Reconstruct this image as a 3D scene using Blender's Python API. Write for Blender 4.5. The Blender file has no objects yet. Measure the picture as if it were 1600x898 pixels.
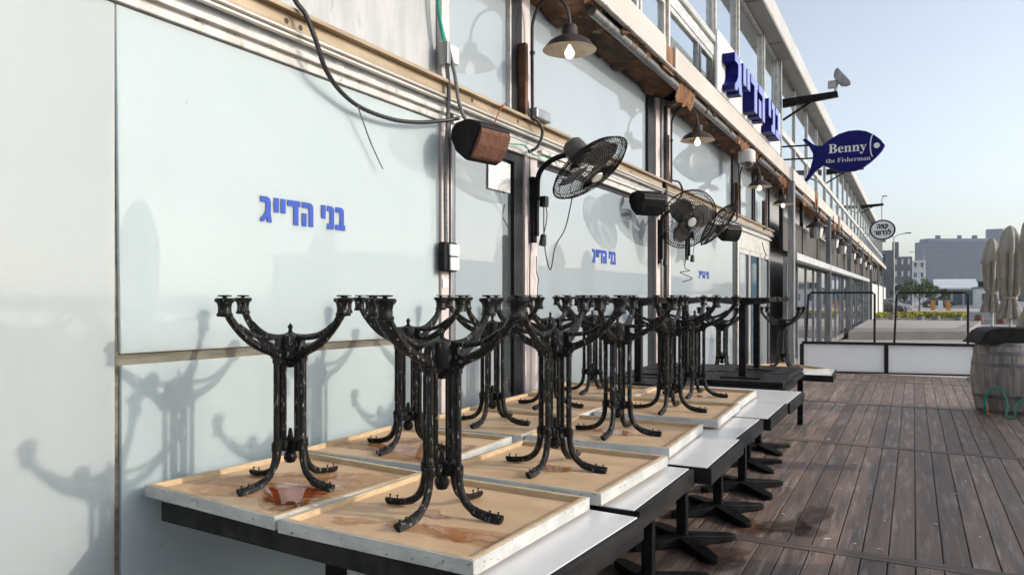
import bpy, math, random
from mathutils import Vector, Matrix
R = math.radians
sc = bpy.context.scene
C = sc.collection
rnd = random.Random(7)

# ------------------------------------------------------------------ camera, sky, sun, exposure
cam = bpy.data.objects.new('camera', bpy.data.cameras.new('camera'))
C.objects.link(cam); sc.camera = cam
cam.location = (0, 0, 1.5); cam.rotation_euler = (R(90), 0, R(27.98))
cam.data.sensor_width = 36; cam.data.lens = 26.55; cam.data.shift_y = .0075
cam.data.clip_start = .05; cam.data.clip_end = 6000
w = bpy.data.worlds.new('World'); sc.world = w; w.use_nodes = True
nt = w.node_tree; bg = nt.nodes['Background']
sky = nt.nodes.new('ShaderNodeTexSky'); sky.sky_type = 'NISHITA'; sky.sun_disc = False
SUN = Vector((.45, .14, .185)).normalized()
sky.sun_elevation = math.asin(SUN.z); sky.sun_rotation = math.atan2(SUN.x, SUN.y)
sky.air_density = 1.0; sky.dust_density = 2.0; sky.ozone_density = 2.0
hsv = nt.nodes.new('ShaderNodeHueSaturation'); hsv.inputs['Saturation'].default_value = .52; hsv.inputs['Value'].default_value = .83
nt.links.new(sky.outputs[0], hsv.inputs['Color']); nt.links.new(hsv.outputs[0], bg.inputs[0]); bg.inputs[1].default_value = .15
sl = bpy.data.lights.new('sun', 'SUN'); sl.energy = 1.3; sl.angle = R(.8); sl.color = (1, .90, .77)
so = bpy.data.objects.new('sun', sl); C.objects.link(so)
so.rotation_euler = SUN.to_track_quat('Z', 'Y').to_euler()
sc.view_settings.view_transform = 'Standard'; sc.view_settings.look = 'None'
sc.view_settings.gamma = 1; sc.view_settings.exposure = .98

# ------------------------------------------------------------------ helpers
ORG = {}
class MB:
    def __init__(s): s.v = []; s.f = []
    def add(s, vs, fs):
        n = len(s.v); s.v += [tuple(p) for p in vs]; s.f += [tuple(i + n for i in f) for f in fs]; return s
    def box(s, x0, x1, y0, y1, z0, z1, m=None):
        vs = [Vector(p) for p in ((x0,y0,z0),(x1,y0,z0),(x1,y1,z0),(x0,y1,z0),(x0,y0,z1),(x1,y0,z1),(x1,y1,z1),(x0,y1,z1))]
        if m: vs = [m @ p for p in vs]
        return s.add(vs, [(3,2,1,0),(4,5,6,7),(0,1,5,4),(1,2,6,5),(2,3,7,6),(3,0,4,7)])
    def tube(s, pts, r, n=8, caps=True, flat=None):
        pts = [Vector(p) for p in pts]; k = len(pts)
        rs = r if isinstance(r, (list, tuple)) else [r] * k
        T = [(pts[min(i+1,k-1)] - pts[max(i-1,0)]).normalized() for i in range(k)]
        u = T[0].orthogonal().normalized()
        if abs(T[0].z) < .95: u = Vector((0,0,1)).cross(T[0]).normalized()
        vs = []
        for i in range(k):
            u = (u - T[i] * u.dot(T[i])).normalized(); w_ = T[i].cross(u)
            fu, fw = (flat[i] if flat else (1, 1))
            for j in range(n):
                a = 2*math.pi*(j+.5)/n
                vs.append(pts[i] + rs[i] * (fu*math.cos(a)*u + fw*math.sin(a)*w_))
        fs = [(i*n+j, i*n+(j+1)%n, (i+1)*n+(j+1)%n, (i+1)*n+j) for i in range(k-1) for j in range(n)]
        if caps: fs += [tuple(range(n-1,-1,-1)), tuple((k-1)*n+j for j in range(n))]
        return s.add(vs, fs)
    def lathe(s, prof, n=20, c=(0,0,0), m=None, caps=False, wob=None):
        vs = []
        for k, (r, z) in enumerate(prof):
            for j in range(n):
                a = 2*math.pi*j/n; q = r * (wob(a, k) if wob else 1)
                p = Vector((q*math.cos(a), q*math.sin(a), z))
                vs.append((m @ p if m else p) + Vector(c))
        k = len(prof)
        fs = [(i*n+j, i*n+(j+1)%n, (i+1)*n+(j+1)%n, (i+1)*n+j) for i in range(k-1) for j in range(n)]
        if caps: fs += [tuple(range(n-1,-1,-1)), tuple((k-1)*n+j for j in range(n))]
        return s.add(vs, fs)
    def prism(s, out, d, m=None):          # outline in x,y ; depth along z 0..d
        n = len(out)
        vs = [Vector((x, y, 0)) for x, y in out] + [Vector((x, y, d)) for x, y in out]
        if m: vs = [m @ p for p in vs]
        return s.add(vs, [tuple(range(n-1,-1,-1)), tuple(range(n, 2*n))] + [(i, (i+1)%n, n+(i+1)%n, n+i) for i in range(n)])
    def build(s, name, mat, parent=None, smooth=False, bevel=0, world=False, seg=2):
        me = bpy.data.meshes.new(name)
        off = ORG.get(parent.name, Vector()) if (parent and world) else Vector()
        me.from_pydata([tuple(Vector(p) - off) for p in s.v], [], s.f); me.update()
        o = bpy.data.objects.new(name, me); C.objects.link(o)
        if mat: me.materials.append(mat)
        if parent: o.parent = parent
        ORG[o.name] = off.copy()
        if smooth:
            for p in me.polygons: p.use_smooth = True
            try: me.set_sharp_from_angle(angle=R(40))
            except Exception: pass
        if bevel:
            b = o.modifiers.new('bevel', 'BEVEL'); b.width = bevel; b.segments = seg; b.limit_method = 'ANGLE'; b.angle_limit = R(50)
        return o
def tag(o, label=None, cat=None, group=None, kind=None):
    if label: o['label'] = label
    if cat: o['category'] = cat
    if group: o['group'] = group
    if kind: o['kind'] = kind
    return o
def thing(name, label, cat, loc=(0,0,0), rz=0, group=None):
    o = bpy.data.objects.new(name, None); C.objects.link(o); o.empty_display_size = .1
    o.location = loc; o.rotation_euler = (0, 0, rz); ORG[o.name] = Vector(loc)
    return tag(o, label, cat, group)
def copy_tree(o, parent=None):
    c = o.copy(); C.objects.link(c)
    if parent: c.parent = parent
    for ch in [k for k in bpy.data.objects if k.parent == o]: copy_tree(ch, c)
    return c
def curve_pts(pts, n=8):                  # Catmull-Rom through points
    P = [Vector(p) for p in pts]; P = [2*P[0]-P[1]] + P + [2*P[-1]-P[-2]]; out = []
    for i in range(1, len(P)-2):
        a, b, c, d = P[i-1:i+3]
        for k in range(n):
            t = k/n
            out.append(.5*((2*b) + (c-a)*t + (2*a-5*b+4*c-d)*t*t + (3*b-a-3*c+d)*t**3))
    out.append(P[-2]); return out

# ------------------------------------------------------------------ materials
def mat(name, c1, c2=None, scale=6, rough=.5, metal=0, bump=0, stretch=(1,1,1), coat=0, lo=.4, hi=.6, c3=None, s3=30, lo3=.6, hi3=.68,
        r2=None, spec=.5, detail=6, bscale=None, coatr=.03, trans=0, alpha=1, island=0, sss=0, cior=1.5):
    m = bpy.data.materials.new(name); m.use_nodes = True; t = m.node_tree; N = t.nodes; L = t.links
    b = N['Principled BSDF']
    b.inputs['Base Color'].default_value = (*c1, 1); b.inputs['Roughness'].default_value = rough; b.inputs['Metallic'].default_value = metal
    b.inputs['Specular IOR Level'].default_value = spec
    b.inputs['Coat Weight'].default_value = coat; b.inputs['Coat Roughness'].default_value = coatr
    b.inputs['Transmission Weight'].default_value = trans; b.inputs['Alpha'].default_value = alpha
    b.inputs['Coat IOR'].default_value = cior
    if sss: b.inputs['Subsurface Weight'].default_value = sss; b.inputs['Subsurface Radius'].default_value = (.09,.10,.11); b.inputs['Subsurface Scale'].default_value = 1.0
    tc = N.new('ShaderNodeTexCoord'); mp = N.new('ShaderNodeMapping'); mp.inputs['Scale'].default_value = stretch
    oi = N.new('ShaderNodeObjectInfo'); sca = N.new('ShaderNodeVectorMath'); sca.operation = 'SCALE'; sca.inputs['Scale'].default_value = 31
    L.new(oi.outputs['Random'], sca.inputs[0]); add = N.new('ShaderNodeVectorMath')
    L.new(tc.outputs['Object'], add.inputs[0]); L.new(sca.outputs[0], add.inputs[1]); L.new(add.outputs[0], mp.inputs[0])
    if island:
        ge = N.new('ShaderNodeNewGeometry'); s2 = N.new('ShaderNodeVectorMath'); s2.operation = 'SCALE'; s2.inputs['Scale'].default_value = 57
        L.new(ge.outputs['Random Per Island'], s2.inputs[0]); a2 = N.new('ShaderNodeVectorMath')
        L.new(mp.outputs[0], a2.inputs[0]); L.new(s2.outputs[0], a2.inputs[1]); vec = a2.outputs[0]
    else: vec = mp.outputs[0]
    def noise(sv, lo, hi, dt=detail):
        n = N.new('ShaderNodeTexNoise'); n.inputs['Scale'].default_value = sv; n.inputs['Detail'].default_value = dt; n.inputs['Roughness'].default_value = .6
        L.new(vec, n.inputs['Vector']); r = N.new('ShaderNodeMapRange'); r.inputs[1].default_value = lo; r.inputs[2].default_value = hi
        L.new(n.outputs[0], r.inputs[0]); return r.outputs[0], n.outputs[0]
    col = None
    if c2:
        f, raw = noise(scale, lo, hi)
        mx = N.new('ShaderNodeMix'); mx.data_type = 'RGBA'; mx.inputs[6].default_value = (*c1, 1); mx.inputs[7].default_value = (*c2, 1)
        L.new(f, mx.inputs[0]); col = mx.outputs[2]
        if r2 is not None:
            rr = N.new('ShaderNodeMapRange'); rr.inputs[3].default_value = rough; rr.inputs[4].default_value = r2
            L.new(f, rr.inputs[0]); L.new(rr.outputs[0], b.inputs['Roughness'])
    if c3:
        f3, _ = noise(s3, lo3, hi3)
        mx = N.new('ShaderNodeMix'); mx.data_type = 'RGBA'; mx.inputs[7].default_value = (*c3, 1); mx.inputs[6].default_value = (*c1, 1)
        if col: L.new(col, mx.inputs[6])
        L.new(f3, mx.inputs[0]); col = mx.outputs[2]
    if island:
        hs = N.new('ShaderNodeHueSaturation'); mr = N.new('ShaderNodeMapRange'); mr.inputs[3].default_value = 1-island; mr.inputs[4].default_value = 1+island
        L.new(ge.outputs['Random Per Island'], mr.inputs[0]); L.new(mr.outputs[0], hs.inputs['Value'])
        if col: L.new(col, hs.inputs['Color'])
        else: hs.inputs['Color'].default_value = (*c1, 1)
        col = hs.outputs[0]
    if col: L.new(col, b.inputs['Base Color'])
    if bump:
        _, raw = noise(bscale or scale, 0, 1); bp = N.new('ShaderNodeBump'); bp.inputs['Strength'].default_value = bump; bp.inputs['Distance'].default_value = .01
        L.new(raw, bp.inputs['Height']); L.new(bp.outputs[0], b.inputs['Normal'])
    return m
FROST = mat('frosted_film', (.415,.487,.51), (.39,.46,.48), 1.3, .6, coat=.5, coatr=.02, lo=.35, hi=.7, sss=.8, spec=.08, cior=1.6, c3=(.16,.17,.16), s3=45, lo3=.715, hi3=.77)
FROSTW = mat('frosted_film_warm', (.385,.43,.445), (.36,.405,.418), .9, .6, coat=.4, coatr=.04, lo=.35, hi=.7, sss=.8, spec=.08, cior=1.55)
PANEFILM = mat('filmed_glass', (.325,.375,.405), (.295,.34,.37), .8, .5, spec=.1, cior=1.8, coat=1, coatr=.01, lo=.35, hi=.7)
MIRROR = mat('reflective_glass', (.56,.62,.66), (.50,.57,.61), .7, .04, metal=.9)
DARKGLASS = mat('dark_glass', (.035,.045,.055), (.06,.07,.075), .6, .03, spec=1.0, coat=1, coatr=.01)
WHITEFR = mat('white_frame', (.56,.55,.53), (.44,.42,.39), 9, .4, c3=(.2,.17,.13), s3=18, lo3=.60, hi3=.70)
PEEL = mat('peeling_white_paint', (.44,.45,.455), (.36,.375,.385), 3, .6, stretch=(1,3,.7), c3=(.33,.34,.35), s3=4, lo3=.62, hi3=.66, bump=.5, bscale=14)
GOLD = mat('weathered_beam', (.38,.30,.20), (.28,.20,.12), 5, .4, metal=.15, stretch=(1,.4,3), c3=(.2,.13,.08), s3=18, lo3=.64, hi3=.7)
ALU = mat('aluminium', (.62,.60,.55), (.48,.45,.40), 6, .32, metal=.5, stretch=(1,.3,3))
GREYP = mat('grey_peeling', (.42,.44,.46), (.62,.62,.60), 8, .6, lo=.5, hi=.56, stretch=(1,.6,2))
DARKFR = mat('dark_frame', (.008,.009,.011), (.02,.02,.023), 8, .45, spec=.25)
PINK = mat('cream_column', (.60,.53,.51), (.52,.46,.45), 4, .5, c3=(.25,.18,.15), s3=14, lo3=.68, hi3=.74)
STEEL = mat('steel_post', (.34,.35,.36), (.22,.22,.23), 7, .35, metal=.6, stretch=(2,2,.3))
WOODOLD = mat('weathered_wood', (.19,.175,.135), (.10,.095,.07), 12, .8, stretch=(1,.25,2), bump=.4)
FASC = mat('fascia_paint', (.52,.48,.43), (.46,.42,.38), 1.5, .5, c3=(.45,.35,.27), s3=9, lo3=.7, hi3=.76)
ROOFP = mat('roof_panel', (.48,.47,.45), (.42,.41,.39), 1.2, .5)
SOFF = mat('eave_soffit', (.27,.26,.24), (.22,.21,.20), 1, .7)
RUST = mat('rusty_brown', (.16,.075,.035), (.05,.028,.018), 5, .8, stretch=(1,.5,1), c3=(.36,.24,.16), s3=4.5, lo3=.58, hi3=.64, bump=.8, bscale=12)
FABRIC = mat('torn_brown_fabric', (.28,.14,.06), (.10,.05,.025), 6, .9, bump=.5, c3=(.45,.28,.14), s3=6, lo3=.6, hi3=.66)
IRON = mat('worn_black_iron', (.005,.005,.0055), (.010,.010,.0095), 20, .42, c3=(.29,.28,.265), s3=95, lo3=.585, hi3=.69, spec=.2, detail=12, bump=.6, bscale=70, stretch=(1,1,.32))
BLACK = mat('black_metal', (.006,.006,.0065), (.014,.014,.015), 15, .5, spec=.12, bump=.1)
BLACKTOP = mat('black_tabletop', (.010,.010,.011), (.028,.028,.028), 9, .5, spec=.12, stretch=(1,.25,1))
MDF = mat('tabletop_underside', (.62,.425,.26), (.53,.35,.205), 5, .6, c3=(.30,.16,.08), s3=26, lo3=.70, hi3=.73, stretch=(1,1.4,1), r2=.45)
PINE = mat('pine_strip', (.58,.44,.27), (.47,.34,.20), 16, .55, stretch=(1,1,6), c3=(.33,.2,.1), s3=14, lo3=.68, hi3=.75)
BANDW = mat('chipped_white_edge', (.55,.55,.53), (.42,.43,.42), 8, .5, c3=(.14,.12,.10), s3=40, lo3=.62, hi3=.68, stretch=(1,1,2))
WTOP = mat('white_laminate', (.74,.74,.74), (.68,.68,.68), 3, .32, coat=.3, coatr=.15, c3=(.5,.5,.48), s3=20, lo3=.7, hi3=.8)
STAIN = mat('wet_stain', (.46,.21,.075), (.38,.15,.045), 7, .25, coat=.35, coatr=.05)
PUDDLE = mat('red_puddle', (.25,.05,.012), (.15,.026,.008), 6, .04, spec=.35)
DECK = mat('deck_plank', (.225,.152,.116), (.040,.031,.027), 2.2, .62, stretch=(7,.55,1), lo=.40, hi=.72, c3=(.36,.30,.26), s3=3.4, lo3=.52, hi3=.74, bump=.5, bscale=30, island=.3, r2=.42, detail=9)
DECKB = mat('deck_batten', (.17,.12,.095), (.09,.065,.055), 5, .6, stretch=(.4,3,1), bump=.4, c3=(.3,.26,.22), s3=7, lo3=.6, hi3=.75)
DARKV = mat('deck_void', (.01,.009,.008))
BLUE = mat('blue_vinyl', (.035,.075,.36), (.04,.085,.40), 5, .5, spec=.2)
BLUESHADE = mat('blue_letter_side_shaded', (.003,.004,.10), (.004,.006,.13), 5, .5, spec=.15)  # letter sides painted darker for the shade they stand in
BLUESHEEN = mat('blue_letter_face_sky_sheen', (.19,.23,.60), (.21,.25,.64), 5, .4)  # letter faces painted paler for the sky they reflect
NAVY = mat('navy_sign', (.003,.003,.105), (.004,.004,.125), 3, .45, spec=.15)
WHITE = mat('white_paint', (.78,.78,.78), (.72,.72,.72), 4, .45)
SHADEOUT = mat('lamp_enamel', (.022,.022,.024), (.06,.045,.035), 14, .5, spec=.25, bump=.2)
SHADEIN = mat('lamp_lining', (.80,.70,.55), (.70,.56,.40), 9, .5, c3=(.3,.13,.06), s3=11, lo3=.58, hi3=.66)
BULB = mat('bulb_glass', (.85,.85,.83), rough=.2)
BULB.node_tree.nodes['Principled BSDF'].inputs['Emission Color'].default_value = (1,.96,.9,1); BULB.node_tree.nodes['Principled BSDF'].inputs['Emission Strength'].default_value = .7
SPKG = mat('rusty_grille', (.16,.065,.035), (.10,.04,.025), 30, .8, bump=.8, bscale=120, c3=(.38,.22,.13), s3=60, lo3=.66, hi3=.72)
CABLE = mat('cable_black', (.015,.015,.016), rough=.5)
CABLEG = mat('cable_grey', (.16,.15,.15), (.10,.10,.10), 20, .5)
TEAL = mat('green_hose', (.0,.22,.15), (.0,.28,.2), 10, .4)
COPPER = mat('copper_pipe', (.55,.25,.12), rough=.35, metal=.8)
RED = mat('red_wire', (.35,.02,.02))
PAPER = mat('paper', (.70,.70,.68), (.30,.31,.32), 9, .7, stretch=(1,3,7), lo=.58, hi=.63)
OAK = mat('barrel_oak', (.27,.245,.22), (.15,.13,.115), 6, .75, stretch=(4,4,.5), bump=.4, c3=(.36,.34,.31), s3=5, lo3=.6, hi3=.75, bscale=25)
HOOP = mat('barrel_hoop', (.16,.16,.165), (.11,.10,.095), 10, .45, metal=.5)
CANVAS = mat('parasol_canvas', (.34,.315,.27), (.27,.25,.21), 4, .85, bump=.3, bscale=9)
def translucent(m, f):
    t = m.node_tree; o = [n for n in t.nodes if n.type == 'OUTPUT_MATERIAL'][0]; b = t.nodes['Principled BSDF']
    tr = t.nodes.new('ShaderNodeBsdfTranslucent'); tr.inputs['Color'].default_value = (.96,.97,.98,1); mx = t.nodes.new('ShaderNodeMixShader'); mx.inputs[0].default_value = f
    t.links.new(b.outputs[0], mx.inputs[1]); t.links.new(tr.outputs[0], mx.inputs[2]); t.links.new(mx.outputs[0], o.inputs['Surface']); return m
WINDP = mat('balustrade_panel', (.90,.92,.93), (.86,.88,.89), 1.5, .4, coat=.2)
translucent(WINDP, .55)
LEAF = mat('leaf', (.065,.13,.03), (.035,.075,.02), 1.5, .6, island=.5)
FLOWER = mat('flower_bed_leaves', (.42,.36,.03), (.22,.24,.03), .8, .7, island=.4)
PAVE = mat('paving', (.40,.36,.33), (.34,.31,.29), .5, .8)
RAMPM = mat('grey_paving', (.24,.225,.215), (.20,.19,.185), .7, .8)
ASPH = mat('asphalt', (.075,.085,.10), (.06,.07,.085), .2, .8)
CONC = mat('concrete', (.42,.41,.39), (.34,.33,.31), 2, .8)
DISTW = mat('hotel_wall_hazed', (.055,.10,.19), (.045,.085,.165), .02, .6)  # blue of haze and shade mixed into the wall colour
DISTG = mat('hotel_window', (.05,.08,.13), (.07,.10,.15), .05, .3)
GREYB = mat('grey_render', (.21,.21,.22), (.18,.18,.19), .3, .8)
WHITEB = mat('white_render', (.70,.69,.67), (.62,.61,.60), .3, .7)
BLUEG = mat('blue_glazing', (.03,.08,.12), (.05,.11,.16), .6, .1, spec=.8)
SHEETR = mat('pale_metal_roof', (.62,.65,.66), (.56,.59,.60), .4, .45)

# ------------------------------------------------------------------ lettering
HEB = {
 'gimel': (.56, [[(0,1),(.30,1),(.40,.97),(.47,.9),(.5,.8),(.5,.35),(.56,0),(.33,0),(.29,.20),(.17,.02),(0,0),(0,.14),(.14,.26),(.22,.38),(.26,.5),(.26,.77),(0,.77)]]),
 'yod': (.24, [[(0,1),(.24,1),(.24,.42),(0,.42)]]),
 'dalet': (.66, [[(0,1),(.66,1),(.66,.76),(.57,.76),(.57,0),(.32,0),(.32,.76),(0,.76)]]),
 'he': (.62, [[(0,1),(.42,1),(.52,.97),(.59,.9),(.62,.8),(.62,0),(.38,0),(.38,.70),(.34,.76),(0,.76)], [(0,0),(.24,0),(.24,.54),(0,.54)]]),
 'nun': (.40, [[(0,1),(.22,1),(.32,.97),(.38,.9),(.4,.8),(.4,0),(0,0),(0,.23),(.16,.23),(.16,.77),(0,.77)]]),
 'bet': (.58, [[(0,1),(.30,1),(.42,.97),(.48,.9),(.5,.8),(.5,.23),(.58,.23),(.58,0),(0,0),(0,.23),(.26,.23),(.26,.77),(0,.77)]]),
}
HEB.update({
 'vav': (.24, [[(0,1),(.24,1),(.24,0),(0,0)]]),
 'resh': (.62, [[(0,1),(.42,1),(.52,.97),(.59,.9),(.62,.8),(.62,0),(.38,0),(.38,.70),(.34,.76),(0,.76)]]),
 'qof': (.62, [[(0,1),(.45,1),(.58,.93),(.62,.8),(.62,.45),(.44,.1),(.18,.1),(.38,.45),(.38,.76),(0,.76)], [(0,-.3),(.22,-.3),(.22,.5),(0,.5)]]),
 'pe': (.56, [[(0,1),(.38,1),(.52,.93),(.56,.8),(.56,.2),(.44,0),(0,0),(0,.23),(.33,.23),(.33,.78),(.21,.78),(.21,.66),(.28,.66),(.28,.47),(0,.47)]]),
 'lamed': (.58, [[(0,1.35),(.22,1.35),(.22,1.0),(.58,1.0),(.58,.62),(.36,0),(.1,0),(.34,.62),(.34,.77),(0,.77)]]),
})
WORDS = ['gimel','yod','yod','dalet','he',None,'yod','nun','bet']     # as it stands, from one end to the other
def word_width(gap=.10, sp=.26): return sum((HEB[k][0] if k else sp) + gap for k in WORDS) - gap
def hebrew(mb, m, depth, gap=.10, sp=.26, split=False):
    x = 0; outs = []
    for k in WORDS:
        if k is None: x += sp + gap; continue
        wd, polys = HEB[k]; t = MB() if split else mb
        for p in polys: t.prism([(a + x, b) for a, b in p][::-1], depth, m)
        if split: outs.append(t)
        x += wd + gap
    return outs
def wall_frame(x, y, z, sy, sz):    # text frame on a wall facing +x : u -> +y, v -> +z, depth -> +x
    return Matrix(((0,0,1,x),(sy,0,0,y),(0,sz,0,z),(0,0,0,1)))
def text(s, size, offset=0, depth=0):
    cu = bpy.data.curves.new('lettering', 'FONT'); cu.body = s; cu.size = size; cu.offset = offset; cu.extrude = depth; cu.align_x = 'CENTER'
    cu.resolution_u = 3
    o = bpy.data.objects.new('lettering', cu); C.objects.link(o)
    me = bpy.data.meshes.new_from_object(o.evaluated_get(bpy.context.evaluated_depsgraph_get()))
    bpy.data.objects.remove(o); bpy.data.curves.remove(cu); return me
def put_text(s, size, loc, mt, parent, off=0, depth=.004, sx=1):
    bpy.context.view_layer.update()
    me = text(s, size, off, depth); me.materials.clear(); me.materials.append(mt)
    o = bpy.data.objects.new('lettering', me); C.objects.link(o); o.parent = parent
    o.location = loc; o.rotation_euler = (R(90), 0, 0); o.scale = (sx, 1, 1); return o

# ------------------------------------------------------------------ the setting: ground, road, deck
tag(MB().box(-3000,3000,-3000,4000,-.6,-.20).build('ground', PAVE), kind='structure')
tag(MB().box(6.5,2900,-2900,46,-.21,-.19).build('harbour_water', mat('water', (.02,.05,.06), rough=.12, spec=.8, bump=.25, scale=1.5, c2=(.03,.06,.07))), kind='structure')
b = MB(); b.add([(-60,50.5,-.185),(120,53.5,-.185),(120,92,-.185),(-60,88,-.185)], [(0,1,2,3)]); tag(b.build('road', ASPH), kind='structure')
b = MB()
for i in range(14):
    x = -3 + i*2.4; b.add([(x,54.2+x*.02,-.18),(x+1.3,54.23+x*.02,-.18),(x+1.3,54.4+x*.02,-.18),(x,54.37+x*.02,-.18)], [(0,1,2,3)])
tag(b.build('road_marking', WHITE), kind='structure')
b = MB(); b.prism([(-2.2,31.6),(1.8,33.6),(3.2,47.4),(-2.2,46.9)], .32, Matrix.Translation((0,0,-.2)))
tag(b.build('raised_pavement', RAMPM, bevel=.02), kind='structure')
b = MB(); b.prism([(-2.2,34.5),(1.5,36.2),(2.7,47.2),(-2.2,46.8)], .012, Matrix.Translation((0,0,.122)))
tag(b.build('pavement', PAVE), kind='structure')
DX0, DX1 = -2.62, 3.0
bats = [-2.4, 1.2, 4.80, 8.32, 11.48, 14.6, 15.84]
pw = .1385
def planks():
    b = MB(); b2 = MB()
    for i in range(len(bats)-1):
        y0, y1 = bats[i]+.062, bats[i+1]-.062; x = DX0; k = 0
        while x < DX1:
            j = rnd.uniform(-.0015,.0015)
            ya, yb = y0, y1
            b.box(x+.003, x+pw-.003, ya, yb, -.03, j)
            for yy in (ya+.05, yb-.05, (ya+yb)/2):
                for dx in (.035, .104):
                    if rnd.random() < .85: b2.lathe([(.0048,.0)], 6, (x+dx, yy+rnd.uniform(-.01,.01), j+.0012)); n=len(b2.v); b2.f.append(tuple(range(n-6,n)))
            x += pw
    return b, b2
pb, sb = planks()
dk = tag(pb.build('deck', DECK, bevel=.003, seg=1), kind='structure')
tag(sb.build('deck_screws', DARKV), kind='structure')
b = MB()
for y in bats: b.box(DX0, DX1, y-.058, y+.058, -.03, .003)
tag(b.build('deck_batten', DECKB, bevel=.004), kind='structure')
tag(MB().box(DX0-.3, DX1+.1, -2.5, 15.9, -.19, -.032).build('deck_base', DARKV), kind='structure')

DSTAIN = mat('deck_stain', (.10,.05,.03), (.05,.033,.026), 9, .6); DSTAIN2 = mat('deck_stain_rusty', (.17,.075,.035), (.12,.055,.03), 9, .6)
b = MB(); r = random.Random(4)
for _ in range(26):
    x, y, a = r.uniform(-.9,1.6), r.uniform(4.3,11), r.uniform(0,3); l = r.uniform(.008,.025)
    b.box(-l,l,-.004,.004,0,.004,Matrix.Translation((x,y,.0035)) @ Matrix.Rotation(a,4,'Z'))
tag(b.build('litter', WHITE), 'tiny pale scraps of litter scattered over the deck', 'litter', kind='stuff')
# ------------------------------------------------------------------ restaurant building
rb = thing('restaurant_building', 'two storey restaurant front with frosted panels, cream fascia and metal eave', 'building', (-2.6, 0, 0))
def part(name, mt, *boxes, bevel=0, parent=rb, label=None):
    b = MB()
    for q in boxes: b.box(*q)
    o = b.build(name, mt, parent, bevel=bevel, world=True)
    if label: o['label'] = label
    return o
part('wall', mat('inner_wall', (.3,.3,.3)), (-9,-2.72,-2,78,-.2,6.38))
part('roof', ROOFP, (-9.2,-2.2,-2,16.65,6.44,6.80), bevel=.01)
b = MB().box(-2.72,-2.21,-2,16.65,6.40,6.437)
for y in [1,3.4,5.8,8.2,10.6,13,15.4]: b.box(-2.7,-2.215,y,y+.03,6.385,6.40)
b.build('soffit', SOFF, rb, world=True)
# lower panels
for args in [(-2.66,-2.60,-2,1.772,0,2.575)]: part('frosted_panel', FROSTW, args, bevel=.002)
b = MB(); b.prism([(1.80,0),(3.925,0),(3.925,1.213),(1.80,1.238)], .05, wall_frame(-2.65,0,0,1,1)); b.build('frosted_panel', FROST, rb, world=True, bevel=.002)
b = MB(); b.prism([(1.797,1.282),(3.925,1.25),(3.925,2.575),(1.778,2.575)], .05, wall_frame(-2.65,0,0,1,1)); p2 = b.build('frosted_panel', FROST, rb, world=True, bevel=.002)
part('wood_strip', WOODOLD, (-2.68,-2.615,1.76,3.93,1.18,1.32), (-2.68,-2.617,1.765,1.81,0,2.58))
part('frosted_panel', PANEFILM, (-2.66,-2.60,5.31,8.10,0,2.50))
part('frosted_panel', PANEFILM, (-2.66,-2.60,8.96,12.55,0,2.50))
def vinyl(y0, z0, wid, h, parent, x=-2.598):
    b = MB(); hebrew(b, wall_frame(x, y0, z0, wid/word_width(), h), .0025); o = b.build('lettering', BLUE, parent, world=True); return o
vinyl(2.472, 1.832, .575, .116, p2)
P5 = [o for o in bpy.data.objects if o.name.startswith('frosted_panel')]
vinyl(6.46, 1.80, .62, .125, P5[3]); vinyl(10.35, 1.735, .60, .10, P5[4])
# frames at panel heads, ledge
part('head_rail', WHITEFR, (-2.70,-2.585,-2,4.0,2.582,2.618), (-2.70,-2.57,-2,4.0,2.632,2.66), (-2.70,-2.60,-2,4.0,2.61,2.64), bevel=.004)
part('head_rail', WHITEFR, (-2.70,-2.575,4.10,13.0,2.55,2.60), (-2.70,-2.56,5.32,16.2,2.605,2.635), (-2.70,-2.60,4.10,16.2,2.60,2.66), bevel=.004)
part('grey_flashing', GREYP, (-2.70,-2.592,-2,16.2,2.658,2.70))
b = MB()
for z, x in ((2.700,-2.555),(2.722,-2.545)): b.tube([(x,-2,z),(x,16.3,z)], .012, 8)
b.build('aluminium_rail', ALU, rb, world=True, smooth=True)
b = MB().box(-2.70,-2.555,-2,16.3,2.736,2.80).box(-2.70,-2.515,-2,16.3,2.800,2.822)
b.build('ledge_beam', GOLD, rb, world=True, bevel=.003)
for y, z in ((2.59,2.765),(2.68,2.76),(4.25,2.775),(4.9,2.77),(6.2,2.77),(7.4,2.765),(9.8,2.77)):
    b = MB().lathe([(.014,0)], 10, m=Matrix.Translation((-2.5535,y,z)) @ Matrix.Rotation(R(90),4,'Y')); b.f.append(tuple(range(10)))
    b.build('bolt_hole', DARKV, rb, world=True)
# first post and glazed door
part('post', PINK, (-2.70,-2.585,3.935,4.02,0,2.58), bevel=.004)
part('post', STEEL, (-2.70,-2.575,4.03,4.075,0,2.58), bevel=.004)
part('post', WHITEFR, (-2.70,-2.56,3.90,3.99,2.82,3.80), bevel=.004)
d = part('door', DARKFR, (-2.70,-2.60,4.085,4.12,0,2.50), (-2.70,-2.60,4.93,5.07,0,2.545), (-2.70,-2.602,4.12,4.93,2.48,2.54), (-2.70,-2.602,4.12,4.93,0,.10), bevel=.003)
part('pane', PANEFILM, (-2.66,-2.625,4.12,4.79,.10,2.48), parent=d)
part('pane', DARKGLASS, (-2.66,-2.628,4.795,4.93,.10,2.48), parent=d)
n_ = part('notice', PAPER, (-2.612,-2.606,4.56,4.88,2.245,2.455), parent=d); n_['label'] = 'paper notice taped to the top of the glass door'
part('column', PINK, (-2.74,-2.585,5.08,5.17,0,2.58), (-2.74,-2.59,5.185,5.30,0,2.58), bevel=.006)
part('column', PINK, (-2.74,-2.57,8.33,8.48,0,2.58), (-2.74,-2.575,8.62,8.93,0,2.58), bevel=.006)
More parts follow.
